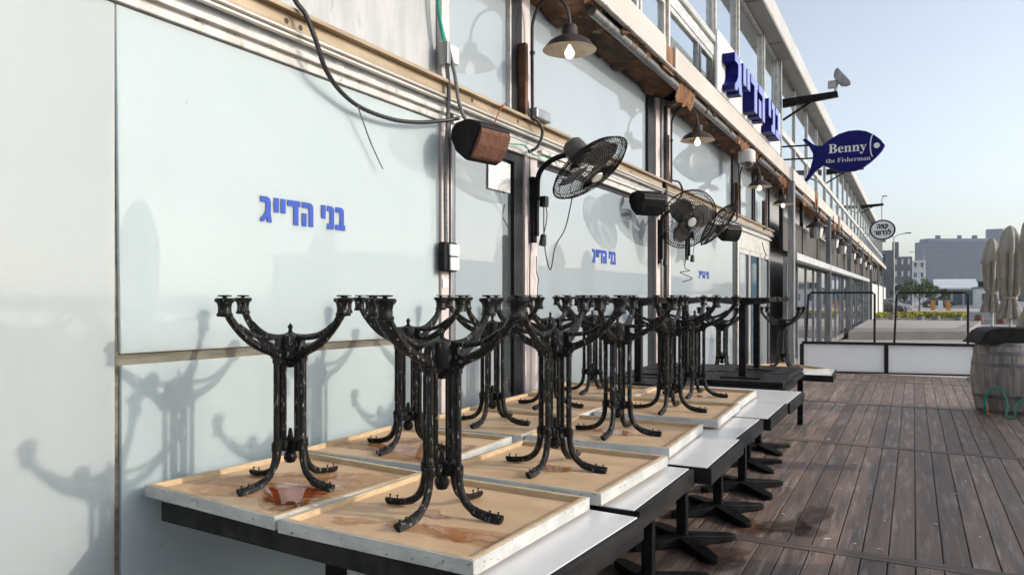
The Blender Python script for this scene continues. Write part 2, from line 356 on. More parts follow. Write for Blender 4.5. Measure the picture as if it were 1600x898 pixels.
part('post', STEEL, (-2.74,-2.555,8.50,8.60,0,3.8), bevel=.004)
part('jamb', DARKFR, (-2.70,-2.597,8.10,8.32,0,2.55), (-2.70,-2.61,5.30,8.1,2.50,2.55), bevel=.003)  # flat box along the panel top is the awning shadow, painted dark
part('jamb', DARKFR, (-2.70,-2.597,12.55,12.85,0,2.55), (-2.70,-2.61,8.95,12.55,2.50,2.55), bevel=.003)  # top box repeats the awning shadow as a dark strip
part('post', WHITEFR, (-2.70,-2.58,12.87,13.0,0,2.55), bevel=.004)
for y0, y1 in ((13.02,14.0),(14.04,15.05),(15.09,16.15)):
    d = part('door', WHITEFR, (-2.70,-2.60,y0,y0+.05,0,2.3), (-2.70,-2.60,y1-.05,y1,0,2.3), (-2.70,-2.602,y0+.05,y1-.05,2.22,2.3), (-2.70,-2.602,y0+.05,y1-.05,0,.1), bevel=.004)
    part('jamb', DARKFR, (-2.66,-2.61,y0+.05,y0+.16,.1,2.22), (-2.66,-2.61,y1-.16,y1-.05,.1,2.22), parent=d)
    part('pane', PANEFILM if y0 != 14.04 else BLUEG, (-2.66,-2.625,y0+.16,y1-.16,.1,2.22), parent=d)
part('transom_panel', WHITEFR, (-2.68,-2.605,13.0,16.2,2.305,2.6), bevel=.004)
# upper strip windows between ledge and fascia
part('peeling_board', PEEL, (-2.70,-2.60,-2,3.895,2.823,3.78))
def win(y0, y1, z0, z1, fm, pm, x=-2.6, t=.05, mull=()):
    f = MB()
    f.box(x-.08,x+.015,y0,y0+t,z0,z1).box(x-.08,x+.015,y1-t,y1,z0,z1).box(x-.08,x+.012,y0+t,y1-t,z0,z0+t).box(x-.08,x+.012,y0+t,y1-t,z1-t,z1)
    for m_ in mull: f.box(x-.06,x+.013,m_-.03,m_+.03,z0+t,z1-t)
    o = f.build('window', fm, rb, world=True, bevel=.003)
    part('pane', pm, (x-.05,x-.02,y0+t,y1-t,z0+t,z1-t), parent=o); return o
win(4.0,4.86,2.823,3.78,WHITEFR,PANEFILM,t=.02); win(5.14,8.10,2.823,3.78,DARKFR,PANEFILM,t=.02)
win(8.92,12.55,2.823,3.78,DARKFR,PANEFILM,t=.03); win(13.0,14.35,2.823,3.78,DARKFR,PANEFILM); win(14.45,16.1,2.823,3.78,DARKFR,PANEFILM)
for q in ((-2.70,-2.58,4.865,4.99,2.823,3.78), (-2.70,-2.59,8.105,8.31,2.823,3.78), (-2.70,-2.59,12.56,12.97,2.823,3.78)): part('jamb', DARKFR, q, bevel=.003)
part('post', PINK, (-2.72,-2.57,5.0,5.13,2.823,3.8), (-2.72,-2.575,8.33,8.48,2.823,3.8), (-2.72,-2.575,8.62,8.9,2.823,3.8), bevel=.004)
# rusty underside of the first floor, roller and torn edge
def ragged(y0, y1, parent, name='awning_underside', mt=RUST, seed=1, amp=1.0, xin=-2.60, xout=-2.215, z0=3.76):
    r = random.Random(seed); b = MB(); ny = int((y1-y0)/.07); nx = 10; g = []
    ph = [r.uniform(0,6) for _ in range(8)]
    for i in range(ny+1):
        y = y0 + (y1-y0)*i/ny; row = []
        for j in range(nx+1):
            t = j/nx; x = xin + (xout-xin)*t
            z = z0 + .085*t + amp*(.022*math.sin(5*y+ph[0]+3*t) + .016*math.sin(13*y+ph[1]+5*t) + r.uniform(-.014,.014))
            if j == nx: x += r.uniform(-.05,.0)
            row.append((x, y, z))
        g.append(row)
    vs = [p for row in g for p in row]; n = nx+1; fs = []
    for i in range(ny):
        for j in range(nx):
            if j > 5 and math.sin(2.1*g[i][j][1]+ph[2]) + math.sin(5.3*g[i][j][1]+ph[3]) > .95: continue
            fs.append((i*n+j, i*n+j+1, (i+1)*n+j+1, (i+1)*n+j))
    b.add(vs, fs); o = b.build(name, mt, parent, world=True)
    s = o.modifiers.new('thick', 'SOLIDIFY'); s.thickness = .012; return o
for k, (a, c_) in enumerate(((-2,4.98),(5.0,8.4),(8.6,12.7),(12.9,16.4))): ragged(a, c_, rb, seed=k+3)
part('cavity_shade_panel', DARKFR, (-2.60,-2.25,-2,16.4,3.90,3.96))  # near-black panel painted in for the shade of the hollow behind the tears
b = MB()
for a, c_ in ((5.7,8.3),(8.75,12.5),(13.1,16.2)): b.tube([(-2.30,a,3.80),(-2.30,c_,3.80)], .042, 12)
b.build('awning_roller', STEEL, rb, world=True, smooth=True)
def rag(y0, y1, parent, seed, top=3.86, drop=.17, x=-2.235, mt=FABRIC):
    r = random.Random(seed); b = MB(); n = max(4,int((y1-y0)/.05)); vs = []; z = drop*.6
    for i in range(n+1):
        y = y0+(y1-y0)*i/n; z = max(.03, min(drop, z + r.uniform(-.05,.05)))
        vs += [(x+r.uniform(-.01,.01), y, top), (x-.04+r.uniform(-.03,.02), y, top-z)]
    b.add(vs, [(2*i,2*i+1,2*i+3,2*i+2) for i in range(n)]); o = b.build('torn_fabric', mt, parent, world=True)
    s = o.modifiers.new('thick','SOLIDIFY'); s.thickness = .006; return o
for k, (a, c_, dr) in enumerate(((4.9,5.8,.10),(6.3,7.2,.13),(8.15,8.8,.24),(9.4,10.4,.12),(11.2,12.9,.16),(13.6,14.6,.13),(15.2,16.5,.2))): rag(a, c_, rb, k+20, drop=dr)
part('fascia', FASC, (-2.24,-2.20,-2,7.46,3.84,4.10), bevel=.003)
part('fascia', FASC, (-2.24,-2.20,7.80,16.45,3.84,4.10), bevel=.003)
part('fascia_joint', FABRIC, (-2.30,-2.225,7.44,7.82,3.80,4.06))
part('floor_slab', SOFF, (-2.70,-2.235,-2,16.6,3.965,4.08))
b = MB().tube([(-2.197,-2,3.845),(-2.197,16.4,3.845)], .012, 6); b.build('gutter_trim', WHITEFR, rb, world=True)
# upper storey
ux = -2.5
mullions = [-1.5,.9,3.3,5.8,8.45,10.75,12.35,14.7,16.5]
for i in range(len(mullions)-1):
    y0, y1 = mullions[i]+.03, mullions[i+1]-.03
    win(y0,y1,5.13,6.39,WHITEFR,MIRROR,x=ux,t=.025)
    if i < 5: win(y0+.02,y1-.02,4.12,4.86,WHITEFR,MIRROR,x=ux,t=.06,mull=((y0+y1)/2+.3,(y0+y1)/2+.42) if i > 1 else ())
b = MB()
for y in mullions: b.box(ux-.08,ux+.05,y-.028,y+.028,4.10,6.395)
b.build('mullion', ALU, rb, world=True, bevel=.004)
part('upper_ledge', GREYP, (ux-.1,ux+.02,-2,16.5,4.865,5.02), bevel=.004)
part('upper_ledge', ALU, (ux-.1,ux+.06,-2,16.5,5.03,5.115), bevel=.004)
part('spandrel', WHITEB, (ux-.2,ux-.03,-2,16.6,3.97,4.125))
part('upper_wall', WHITEB, (ux-.12,ux-.02,10.8,16.45,4.13,4.86))
part('column', STEEL, (-2.26,-2.14,16.24,16.31,-.1,3.83), (-2.26,-2.14,16.36,16.43,-.1,3.83), bevel=.006)
part('column', STEEL, (ux-.05,ux+.08,16.48,16.60,4.1,6.4), bevel=.006)

# ------------------------------------------------------------------ neighbouring café
cb = thing('cafe_building', 'long neighbouring cafe front with glass walls, ragged brown awning and grey beam', 'building', (-2.6, 47, 0))
def cpart(name, mt, *boxes, bevel=0, parent=None): return part(name, mt, *boxes, bevel=bevel, parent=parent or cb)
cpart('roof', ROOFP, (-9.2,-2.2,16.66,78,6.44,6.80)); cpart('soffit', SOFF, (-2.72,-2.21,16.66,78,6.40,6.437))
cy = [16.7 + 1.62*i for i in range(38)]
for i in range(37):
    o = cpart('window', STEEL, (-2.42,-2.33,cy[i],cy[i]+.07,-.1,2.3), (-2.40,-2.345,cy[i]+.07,cy[i+1],2.22,2.3), (-2.40,-2.345,cy[i]+.07,cy[i+1],-.1,.06))
    cpart('pane', DARKGLASS, (-2.39,-2.36,cy[i]+.07,cy[i+1],.06,2.22), parent=o)
    if i % 2 == 0:
        o = cpart('window', DARKFR, (-2.50,-2.42,cy[i],cy[i]+.1,2.46,3.8), (-2.5,-2.43,cy[i]+.1,cy[min(i+2,37)],3.1,3.18))
        cpart('pane', mat('painted_dim_interior', (.05,.035,.025), (.02,.016,.012), 2, .5) if i == 0 else bpy.data.materials['painted_dim_interior'], (-2.47,-2.44,cy[i]+.1,cy[min(i+2,37)],2.46,3.10), parent=o)  # opaque panes; the dimness of the space behind is in their colour
cpart('awning_beam', mat('beam_grey', (.50,.51,.52), (.42,.43,.44), 3, .4), (-2.34,-2.16,16.9,47,2.24,2.40), bevel=.01)
cpart('awning_beam', DARKFR, (-2.33,-2.18,16.9,47,2.19,2.238))
cpart('cavity_shade_panel', DARKFR, (-2.72,-2.25,16.6,78,3.90,3.96))  # shade of the cafe awning hollow, put in as a near-black panel
for k, (a, c_) in enumerate(((16.6,24.5),(24.7,34),(34.2,45),(45.2,60),(60.2,78))): ragged(a, c_, cb, seed=k+40, amp=1.6, mt=FABRIC)
for k in range(12): a = 18.5+k*3.6; rag(a, a+rnd.uniform(1,2.6), cb, 60+k, drop=rnd.uniform(.2,.42), x=-2.22)
b = MB()
for a in range(17, 60, 5): b.tube([(-2.28,a,3.74),(-2.28,a+4.7,3.74)], .05, 10)
b.build('awning_roller', STEEL, cb, world=True, smooth=True)
ys = [16.62,20.6,25.3,25.7,31.5,32,40,48,49,60,78]
for a, c_ in ((16.62,20.55),(21.1,27.2),(27.9,38),(38.4,50),(50.5,64),(64.3,78)): cpart('fascia', FASC, (-2.24,-2.20,a,c_,3.84,4.12))
for a, c_ in ((20.5,21.15),(27.15,27.95)): cpart('fascia_joint', FABRIC, (-2.30,-2.19,a,c_,3.72,4.14))
cpart('floor_slab', SOFF, (-2.70,-2.235,16.62,78,3.965,4.08))
for i in range(26):
    y0 = 16.7+i*2.36; o = cpart('window', WHITEFR, (-2.62,-2.48,y0,y0+.07,4.1,6.39), (-2.6,-2.485,y0+.07,y0+2.36,4.95,5.08), (-2.6,-2.487,y0+.07,y0+2.36,4.09,4.2))
    cpart('pane', MIRROR, (-2.56,-2.52,y0+.07,y0+2.36,5.08,6.39), parent=o)
    cpart('pane', MIRROR, (-2.56,-2.525,y0+.07,y0+2.36,4.2,4.95), parent=o)
for y in (24.2,32.5,41,50,60,70): cpart('column', STEEL, (-2.30,-2.16,y,y+.12,-.15,3.83))
cpart('end_wall', WHITEB, (-2.6,-2.25,50,78,0,2.2))

# ------------------------------------------------------------------ tables
def ornate_table():
    t = thing('upturned_table', '', 'table', (0,0,0), 0, 'ornate iron tables stacked upside down')
    h = .372
    MB().box(-h+.012,h-.012,-h+.012,h-.012,-.023,0).build('tabletop', MDF, t)
    rw = .024
    MB().box(-h+.007,h-.007,-h+.007,-h+rw,-.02,.0205).box(-h+.007,h-.007,h-rw,h-.007,-.02,.0205).box(-h+.007,-h+rw,-h+rw,h-rw,-.02,.02).box(h-rw,h-.007,-h+rw,h-rw,-.02,.02).build('rim', PINE, t, bevel=.002)
    MB().box(-h,h,-h,-h+.006,-.024,.0195).box(-h,h,h-.006,h,-.024,.0195).box(-h,-h+.006,-h+.006,h-.006,-.024,.019).box(h-.006,h,-h+.006,h-.006,-.024,.019).build('edge_band', BANDW, t, bevel=.0015)
    for k in range(4):
        M = Matrix.Rotation(k*math.pi/2, 4, 'Z')
        def tr(ps): return [M @ Vector(p) for p in ps]
        b = MB()
        b.tube(tr([(.066,0,.15),(.066,0,.49)]), .0115, 8).tube(tr([(.034,0,.15),(.034,0,.49)]), .0085, 8)
        b.box(.026,.077,-.010,.010,.135,.172,M).box(.026,.077,-.010,.010,.470,.50,M)
        b.build('column_post', IRON, t, smooth=True)
        b = MB(); pts = curve_pts([(.068,0,.15),(.073,0,.10),(.092,0,.055),(.130,0,.026),(.18,0,.015),(.235,0,.012)], 5)
        n = len(pts); rs = [.0135]*n; fl = [(1,1) if i < n*.55 else (1.25,.72) for i in range(n)]
        b.tube(tr(pts), rs, 8, flat=fl)
        for x in (.19,.222): b.tube(tr([(x,0,.01),(x,0,.034)]), .0025, 5).tube(tr([(x,0,.034),(x,0,.036)]), .005, 6)
        b.tube(tr([(.067,0,.135),(.067,0,.165)]), .0175, 10)
        b.build('mounting_arm', IRON, t, smooth=True)
        b = MB(); pts = curve_pts([(.055,0,.50),(.095,0,.517),(.16,0,.545),(.215,0,.585),(.262,0,.635),(.285,0,.672)], 5)
        b.tube(tr(pts), [.0170-.0035*i/len(pts) for i in range(len(pts))], 8)
        pts = curve_pts([(.02,0,.572),(.075,0,.567),(.14,0,.572),(.19,0,.592),(.232,0,.618)], 4)
        b.tube(tr(pts), .0095, 8)
        b.prism([(.02,.47),(.085,.49),(.10,.525),(.07,.535),(.066,.565),(.02,.575)], .014, M @ Matrix(((1,0,0,0),(0,0,1,-.007),(0,1,0,0),(0,0,0,1))))
        a = b.build('arm', IRON, t, smooth=True)
        f = MB().lathe([(.006,.652),(.027,.654),(.0285,.662),(.024,.668),(.023,.685),(.026,.700),(.0345,.708),(.0355,.716),(.03,.720),(.008,.720),(.007,.724),(.024,.7255),(.024,.730),(.0,.731)], 14, M @ Vector((.292,0,0)))
        f.build('foot_cup', IRON, a, smooth=True)
    b = MB().box(-.045,.045,-.018,.018,.13,.175).box(-.018,.018,-.045,.045,.132,.173).lathe([(0,.078),(.018,.083),(.026,.10),(.022,.118),(.012,.13)], 12)
    b.tube([(0,0,.17),(0,0,.215)], [.014,.006], 8); b.build('lower_collar', IRON, t, smooth=True, bevel=.004)
    b = MB().lathe([(0,.448),(.016,.452),(.024,.468),(.03,.48),(.048,.49),(.052,.53),(.046,.575),(.02,.582),(.008,.588),(.007,.60),(.011,.606),(.007,.614),(0,.622)], 12)
    b.build('hub', IRON, t, smooth=True)
    return t
ORN = [(-2.14,2.19,.77,-6,'upturned iron table nearest the frosted wall, over a red puddle'),
       (-1.395,2.125,.77,-2.5,'largest upturned iron table, standing at the front corner with an orange splash'),
       (-2.15,2.98,.77,1,'upturned iron table by the wall, second row, half hidden behind the front corner table'),
       (-1.345,2.92,.77,-2,'upturned iron table with slotted legs on the second tray of the outer row'),
       (-2.13,3.77,.77,1,'upturned iron table standing in front of the glass door with the paper notice'),
       (-1.385,3.80,.77,2,'upturned iron table on the third tray of the outer row'),
       (-2.12,4.53,.77,-1,'upturned iron table in front of the pinkish column beside the door'),
       (-1.365,4.70,.77,2,'upturned iron table with whitest worn legs, fourth tray of the outer row'),
       (-2.14,5.32,.77,1,'upturned iron table under the blue lettering of the second panel'),
       (-1.40,5.46,.77,1,'upturned iron table at the end of the outer wooden trays, by the black tables'),
       (-1.93,8.75,.64,45,'slim upturned iron table behind the black ones, in front of the far panel'),
       (-1.36,9.35,.64,45,'farthest upturned iron table, standing alone beside the steel column')]
src = ornate_table()
for i, (x, y, z, a, lab) in enumerate(ORN):
    o = src if i == 0 else copy_tree(src)
    o.location = (x, y, z); o.rotation_euler.z = R(a); o['label'] = lab
    if i == 0: first = o
ORNOBJ = [o for o in bpy.data.objects if o.get('group') == 'ornate iron tables stacked upside down' and o.parent is None]
ORNOBJ.sort(key=lambda o: [q[4] for q in ORN].index(o['label']))
STAINF = mat('dried_stain', (.53,.31,.155), (.49,.27,.125), 6, .5)
def soak(m, soft):
    t = m.node_tree; N = t.nodes; L = t.links; b = N['Principled BSDF']
    at = N.new('ShaderNodeAttribute'); at.attribute_name = 'wet'
    tc = N.new('ShaderNodeTexCoord'); n = N.new('ShaderNodeTexNoise'); n.inputs['Scale'].default_value = 18; n.inputs['Detail'].default_value = 8; L.new(tc.outputs['Object'], n.inputs['Vector'])
    md = N.new('ShaderNodeMath'); md.operation = 'MULTIPLY_ADD'; md.inputs[1].default_value = .9; md.inputs[2].default_value = -.45; L.new(n.outputs[0], md.inputs[0])
    ad = N.new('ShaderNodeMath'); L.new(at.outputs['Fac'], ad.inputs[0]); L.new(md.outputs[0], ad.inputs[1])
    mr = N.new('ShaderNodeMapRange'); mr.inputs[1].default_value = .45-soft; mr.inputs[2].default_value = .45+soft; L.new(ad.outputs[0], mr.inputs[0]); L.new(mr.outputs[0], b.inputs['Alpha'])
for m_, sf in ((STAIN,.16),(STAINF,.4),(PUDDLE,.07),(DSTAIN,.45),(DSTAIN2,.45)): soak(m_, sf)
def stain(parent, cx, cy_, rx, ry, seed, mt, name='water_stain', z=.0022):
    r = random.Random(seed); ph = [r.uniform(0,6.28) for _ in range(6)]; n = 48; vs = [(cx,cy_,z)]; wet = [1.0]
    for ring in (.35,.7,1.05,1.4):
        for k in range(n):
            a = 2*math.pi*k/n; q = ring*(1 + .22*math.sin(2*a+ph[0]) + .2*math.sin(3*a+ph[1]) + .10*math.sin(5*a+ph[2]))
            vs.append((cx+rx*q*math.cos(a), cy_+ry*q*math.sin(a), z)); wet.append(max(0,1-ring*.55))
    lim = .372-.026 if parent else 99
    vs = [(max(-lim,min(lim,x)), max(-lim,min(lim,y)), zz) for x, y, zz in vs]
    fs = [(0, 1+k, 1+(k+1)%n) for k in range(n)] + [(1+j*n+k, 1+(j+1)*n+k, 1+(j+1)*n+(k+1)%n, 1+j*n+(k+1)%n) for j in range(3) for k in range(n)]
    o = MB().add(vs, fs).build(name, mt, parent); at = o.data.attributes.new('wet', 'FLOAT', 'POINT'); at.data.foreach_set('value', wet); return o
for i, (x, y, rx, ry) in enumerate(((-.93,5.05,.09,.12),(-.70,5.14,.12,.14),(-.60,5.45,.07,.25),(-1.0,4.4,.15,.13))): tag(stain(None, x, y, rx, ry, 50+i, DSTAIN2 if i == 0 else DSTAIN, 'deck_stain', .0052), kind='structure')
stain(ORNOBJ[0], .13, -.02, .23, .25, 3, STAINF, z=.0012); stain(ORNOBJ[0], .14, -.05, .16, .17, 33, STAIN); stain(ORNOBJ[0], .15, -.12, .13, .085, 5, PUDDLE, 'puddle', .0042)
stain(ORNOBJ[1], .17, -.16, .14, .06, 21, STAINF, z=.0012); stain(ORNOBJ[1], .19, -.16, .10, .05, 8, STAIN); stain(ORNOBJ[1], -.2, -.22, .06, .03, 23, STAINF, z=.0012); stain(ORNOBJ[1], -.02, -.03, .05, .035, 9, STAIN)
stain(ORNOBJ[2], .05, -.05, .27, .19, 12, STAINF, z=.0012); stain(ORNOBJ[2], .05, -.05, .20, .13, 11, STAIN); stain(ORNOBJ[2], .2, .1, .09, .07, 13, STAIN)
stain(ORNOBJ[3], .03, -.02, .10, .05, 15, STAIN); stain(ORNOBJ[5], -.05, .02, .12, .06, 17, STAIN); stain(ORNOBJ[9], .06,.0,.1,.05, 19, STAIN)

def pedestal_table(white, ln=.748, h=.735, skirt=.075, posts=(0,)):
    t = thing('pedestal_table', '', 'table')
    s = .374; q = ln/2; topm = WTOP if white else BLACKTOP
    MB().box(-q+.004,q-.022,-s+.004,s-.004,h-.03,h).build('tabletop', topm, t, bevel=.002)
    MB().box(-q,q,-s,-s+.0035,h-skirt,h-.003).box(-q,q,s-.0035,s,h-skirt,h-.003).box(-q,-q+.0035,-s+.0035,s-.0035,h-skirt,h-.003).box(q-.0215,q,-s+.0035,s-.0035,h-skirt,h-.002).box(-q+.0035,q-.0215,-s+.0035,s-.0035,h-skirt+.003,h-.034).build('edge_frame', BLACKTOP, t, bevel=.002)
    for px_ in posts:
        T = Matrix.Translation((px_,0,0))
        MB().box(-.03,.03,-.03,.03,.05,h-skirt-.001,T).build('post', BLACK, t, bevel=.006)
        MB().box(-.17,.17,-.17,.17,h-skirt-.009,h-skirt-.0005,T).build('mounting_plate', BLACK, t)
        for k in range(4):
            M = T @ Matrix.Rotation(k*math.pi/2+math.pi/4, 4, 'Z')
            b = MB(); out = [(.0,-.055),(.10,-.052),(.325,-.040),(.352,-.024),(.36,0),(.352,.024),(.325,.040),(.10,.052),(.0,.055)]
            n = len(out); top = lambda x: .075-.10*x
            vs = [M @ Vector((x,y,.008)) for x,y in out] + [M @ Vector((x,y,top(x))) for x,y in out]
            b.add(vs, [tuple(range(n-1,-1,-1)), tuple(range(n,2*n))] + [(i,(i+1)%n,n+(i+1)%n,n+i) for i in range(n)])
            f = b.build('foot', BLACK, t, bevel=.004)
            MB().lathe([(.016,0),(.016,.008)], 8, M @ Vector((.335,0,0)), caps=True).build('glide', CABLE, f)
    return t
KINDS = {'long': pedestal_table(True, 1.61, posts=(-.28,.40)), 'white': pedestal_table(True), 'black': pedestal_table(False, skirt=.04, h=.749)}
used = set()
def place_ped(kd, x, y, z, a, lab, flip=False, grp='pedestal tables standing under the stack'):
    o = copy_tree(KINDS[kd]) if kd in used else KINDS[kd]; used.add(kd)
    o.location = (x, y, z); o.rotation_euler = (R(180) if flip else 0, 0, R(a)); o['label'] = lab; o['group'] = grp; return o
for i, (xr, y, dz, lab) in enumerate(((-.842,2.19,0,'long white topped black table jutting out at the near end of the stack'),
      (-.862,2.975,-.006,'long white topped table, second from the near end of the stack'),
      (-.79,3.73,.001,'long white topped table, third along, above the splayed black feet'),
      (-.82,4.49,-.002,'long white topped table mostly covered by the fourth outer tray'),
      (-.78,5.25,0,'long white topped table sticking out before the black tables, its near half'),
      (-.765,6.01,0,'long white topped table sticking out just before the black tabletops'))):
    place_ped('long', xr-.805, y, dz, [-4,-.3,.4,-.3,.3,-.4][i], lab)
place_ped('white', -1.16, 9.32, -.115, 2, 'small white topped table with black edge at the far end of the stack')
place_ped('white', -1.95, 8.8, -.125, 1, 'small white topped table at the wall under the slim far iron table')
for i, (x, y) in enumerate(((-1.30,6.88),(-1.34,7.66),(-2.06,6.78),(-2.07,7.56))):
    place_ped('black', x, y, -.016, .5*(-1)**i, ['upright black pedestal table under the nearer outer upturned black table','upright black pedestal table under the farther outer upturned black table','upright black pedestal table at the wall, under an upturned black table','upright black pedestal table by the wall next to the dark window frame'][i])
for i, (x, y) in enumerate(((-1.345,6.92),(-1.36,7.70),(-2.02,6.05),(-2.03,6.84),(-2.05,7.62))):
    place_ped('black', x, y, .734+.75+.001*(i%2), [3,-2,1,-1,2][i], ['upturned black table with square post, nearest the deck','upturned black table with square post behind the nearest black one','upturned black table by the wall, right behind the wooden trays','upturned black table at the wall, middle one of its row','upturned black table at the wall in front of the dark frame'][i], True, 'black square tables stacked upside down')

# ------------------------------------------------------------------ wall lamps
def wall_lamp():
    t = thing('wall_lamp', '', 'lamp', (0,0,0), 0, 'gooseneck wall lamps on the restaurant front')     # origin: wall point under the pipe
    MB().box(-.03,.03,-.075,-.03,-.14,.42).build('mounting_rail', RUST, t, bevel=.004)
    b = MB(); b.tube(curve_pts([(.02,-.03,.0),(.022,-.01,-.10),(.03,.012,-.125),(.035,.03,-.10),(.035,.03,.0),(.035,.025,.45),(.05,.02,.62),(.13,.01,.735),(.24,0,.735),(.32,0,.66),(.35,0,.55),(.35,0,.50)], 7), .0125, 10)
    b.lathe([(.02,0),(.02,.02)], 10, (.035,.03,.36), caps=True); b.build('gooseneck_pipe', SHADEOUT, t, smooth=True)
    c = (.35,0,.335)
    s = MB().lathe([(.0,.175),(.05,.175),(.056,.165),(.056,.105),(.064,.095),(.10,.085),(.15,.055),(.19,.004),(.196,0)], 32, c).build('shade', SHADEOUT, t, smooth=True)
    MB().lathe([(.195,-.001),(.186,.004),(.148,.048),(.10,.076),(.03,.088),(.0,.088)], 32, c).build('lining', SHADEIN, s, smooth=True)
    MB().lathe([(.0,.086),(.022,.086),(.022,.045),(.012,.035)], 12, c).build('socket', SHADEIN, t, smooth=True)
    MB().lathe([(.010,.036),(.018,.02),(.036,-.012),(.038,-.03),(.028,-.054),(.012,-.064),(0,-.066)], 16, c).build('bulb', BULB, t, smooth=True)
    return t
L0 = wall_lamp()
for i, (y, z, lab) in enumerate(((5.03,2.94,'large gooseneck lamp with cream rusty lining above the wire fan'),(8.71,2.95,'gooseneck lamp hanging above the black speaker and second panel'),
        (12.70,2.92,'gooseneck lamp right below the white dome camera'),(15.20,2.90,'gooseneck lamp nearest the steel column'))):
    o = L0 if i == 0 else copy_tree(L0); o.location = (-2.55, y, z); o['label'] = lab
# café lanterns
def lantern():
    t = thing('cafe_lantern', '', 'lantern', (0,0,0), 0, 'hooded lanterns under the cafe awning')
    MB().lathe([(0,.02),(.05,.02),(.06,-.04),(.20,-.13),(.205,-.15),(.05,-.10)], 20).build('hood', SHADEOUT, t, smooth=True)
    MB().lathe([(.11,-.13),(.125,-.20),(.105,-.36),(.03,-.38),(0,-.38)], 16).build('glass', mat('lantern_glass', (.55,.53,.5), rough=.25), t, smooth=True)
    MB().tube([(0,0,.0),(0,0,.40)], .01, 6).build('hanger', SHADEOUT, t)
    b = MB()
    for k in range(6): a = k*math.pi/3; b.tube([(.125*math.cos(a),.125*math.sin(a),-.13),(.13*math.cos(a),.13*math.sin(a),-.20),(.108*math.cos(a),.108*math.sin(a),-.37)], .006, 5)
    b.build('cage', SHADEOUT, t); return t
lan = lantern()
for i, (y, z) in enumerate(((20.7,3.40),(25.3,3.40),(28.4,3.38),(33.2,3.36),(37.2,3.34),(41.3,3.34),(46,3.34))):
    o = lan if i == 0 else copy_tree(lan); o.location = (-2.18, y, z+.03); o.scale = (1.3,1.3,1.3)
    o['label'] = ['largest hooded lantern under the awning just past the steel column','second hooded cafe lantern from the steel column','third hooded cafe lantern from the steel column','fourth hooded cafe lantern from the steel column','fifth hooded cafe lantern from the steel column','sixth hooded cafe lantern, last but one of the row','hooded lantern at the far end of the cafe row'][i]

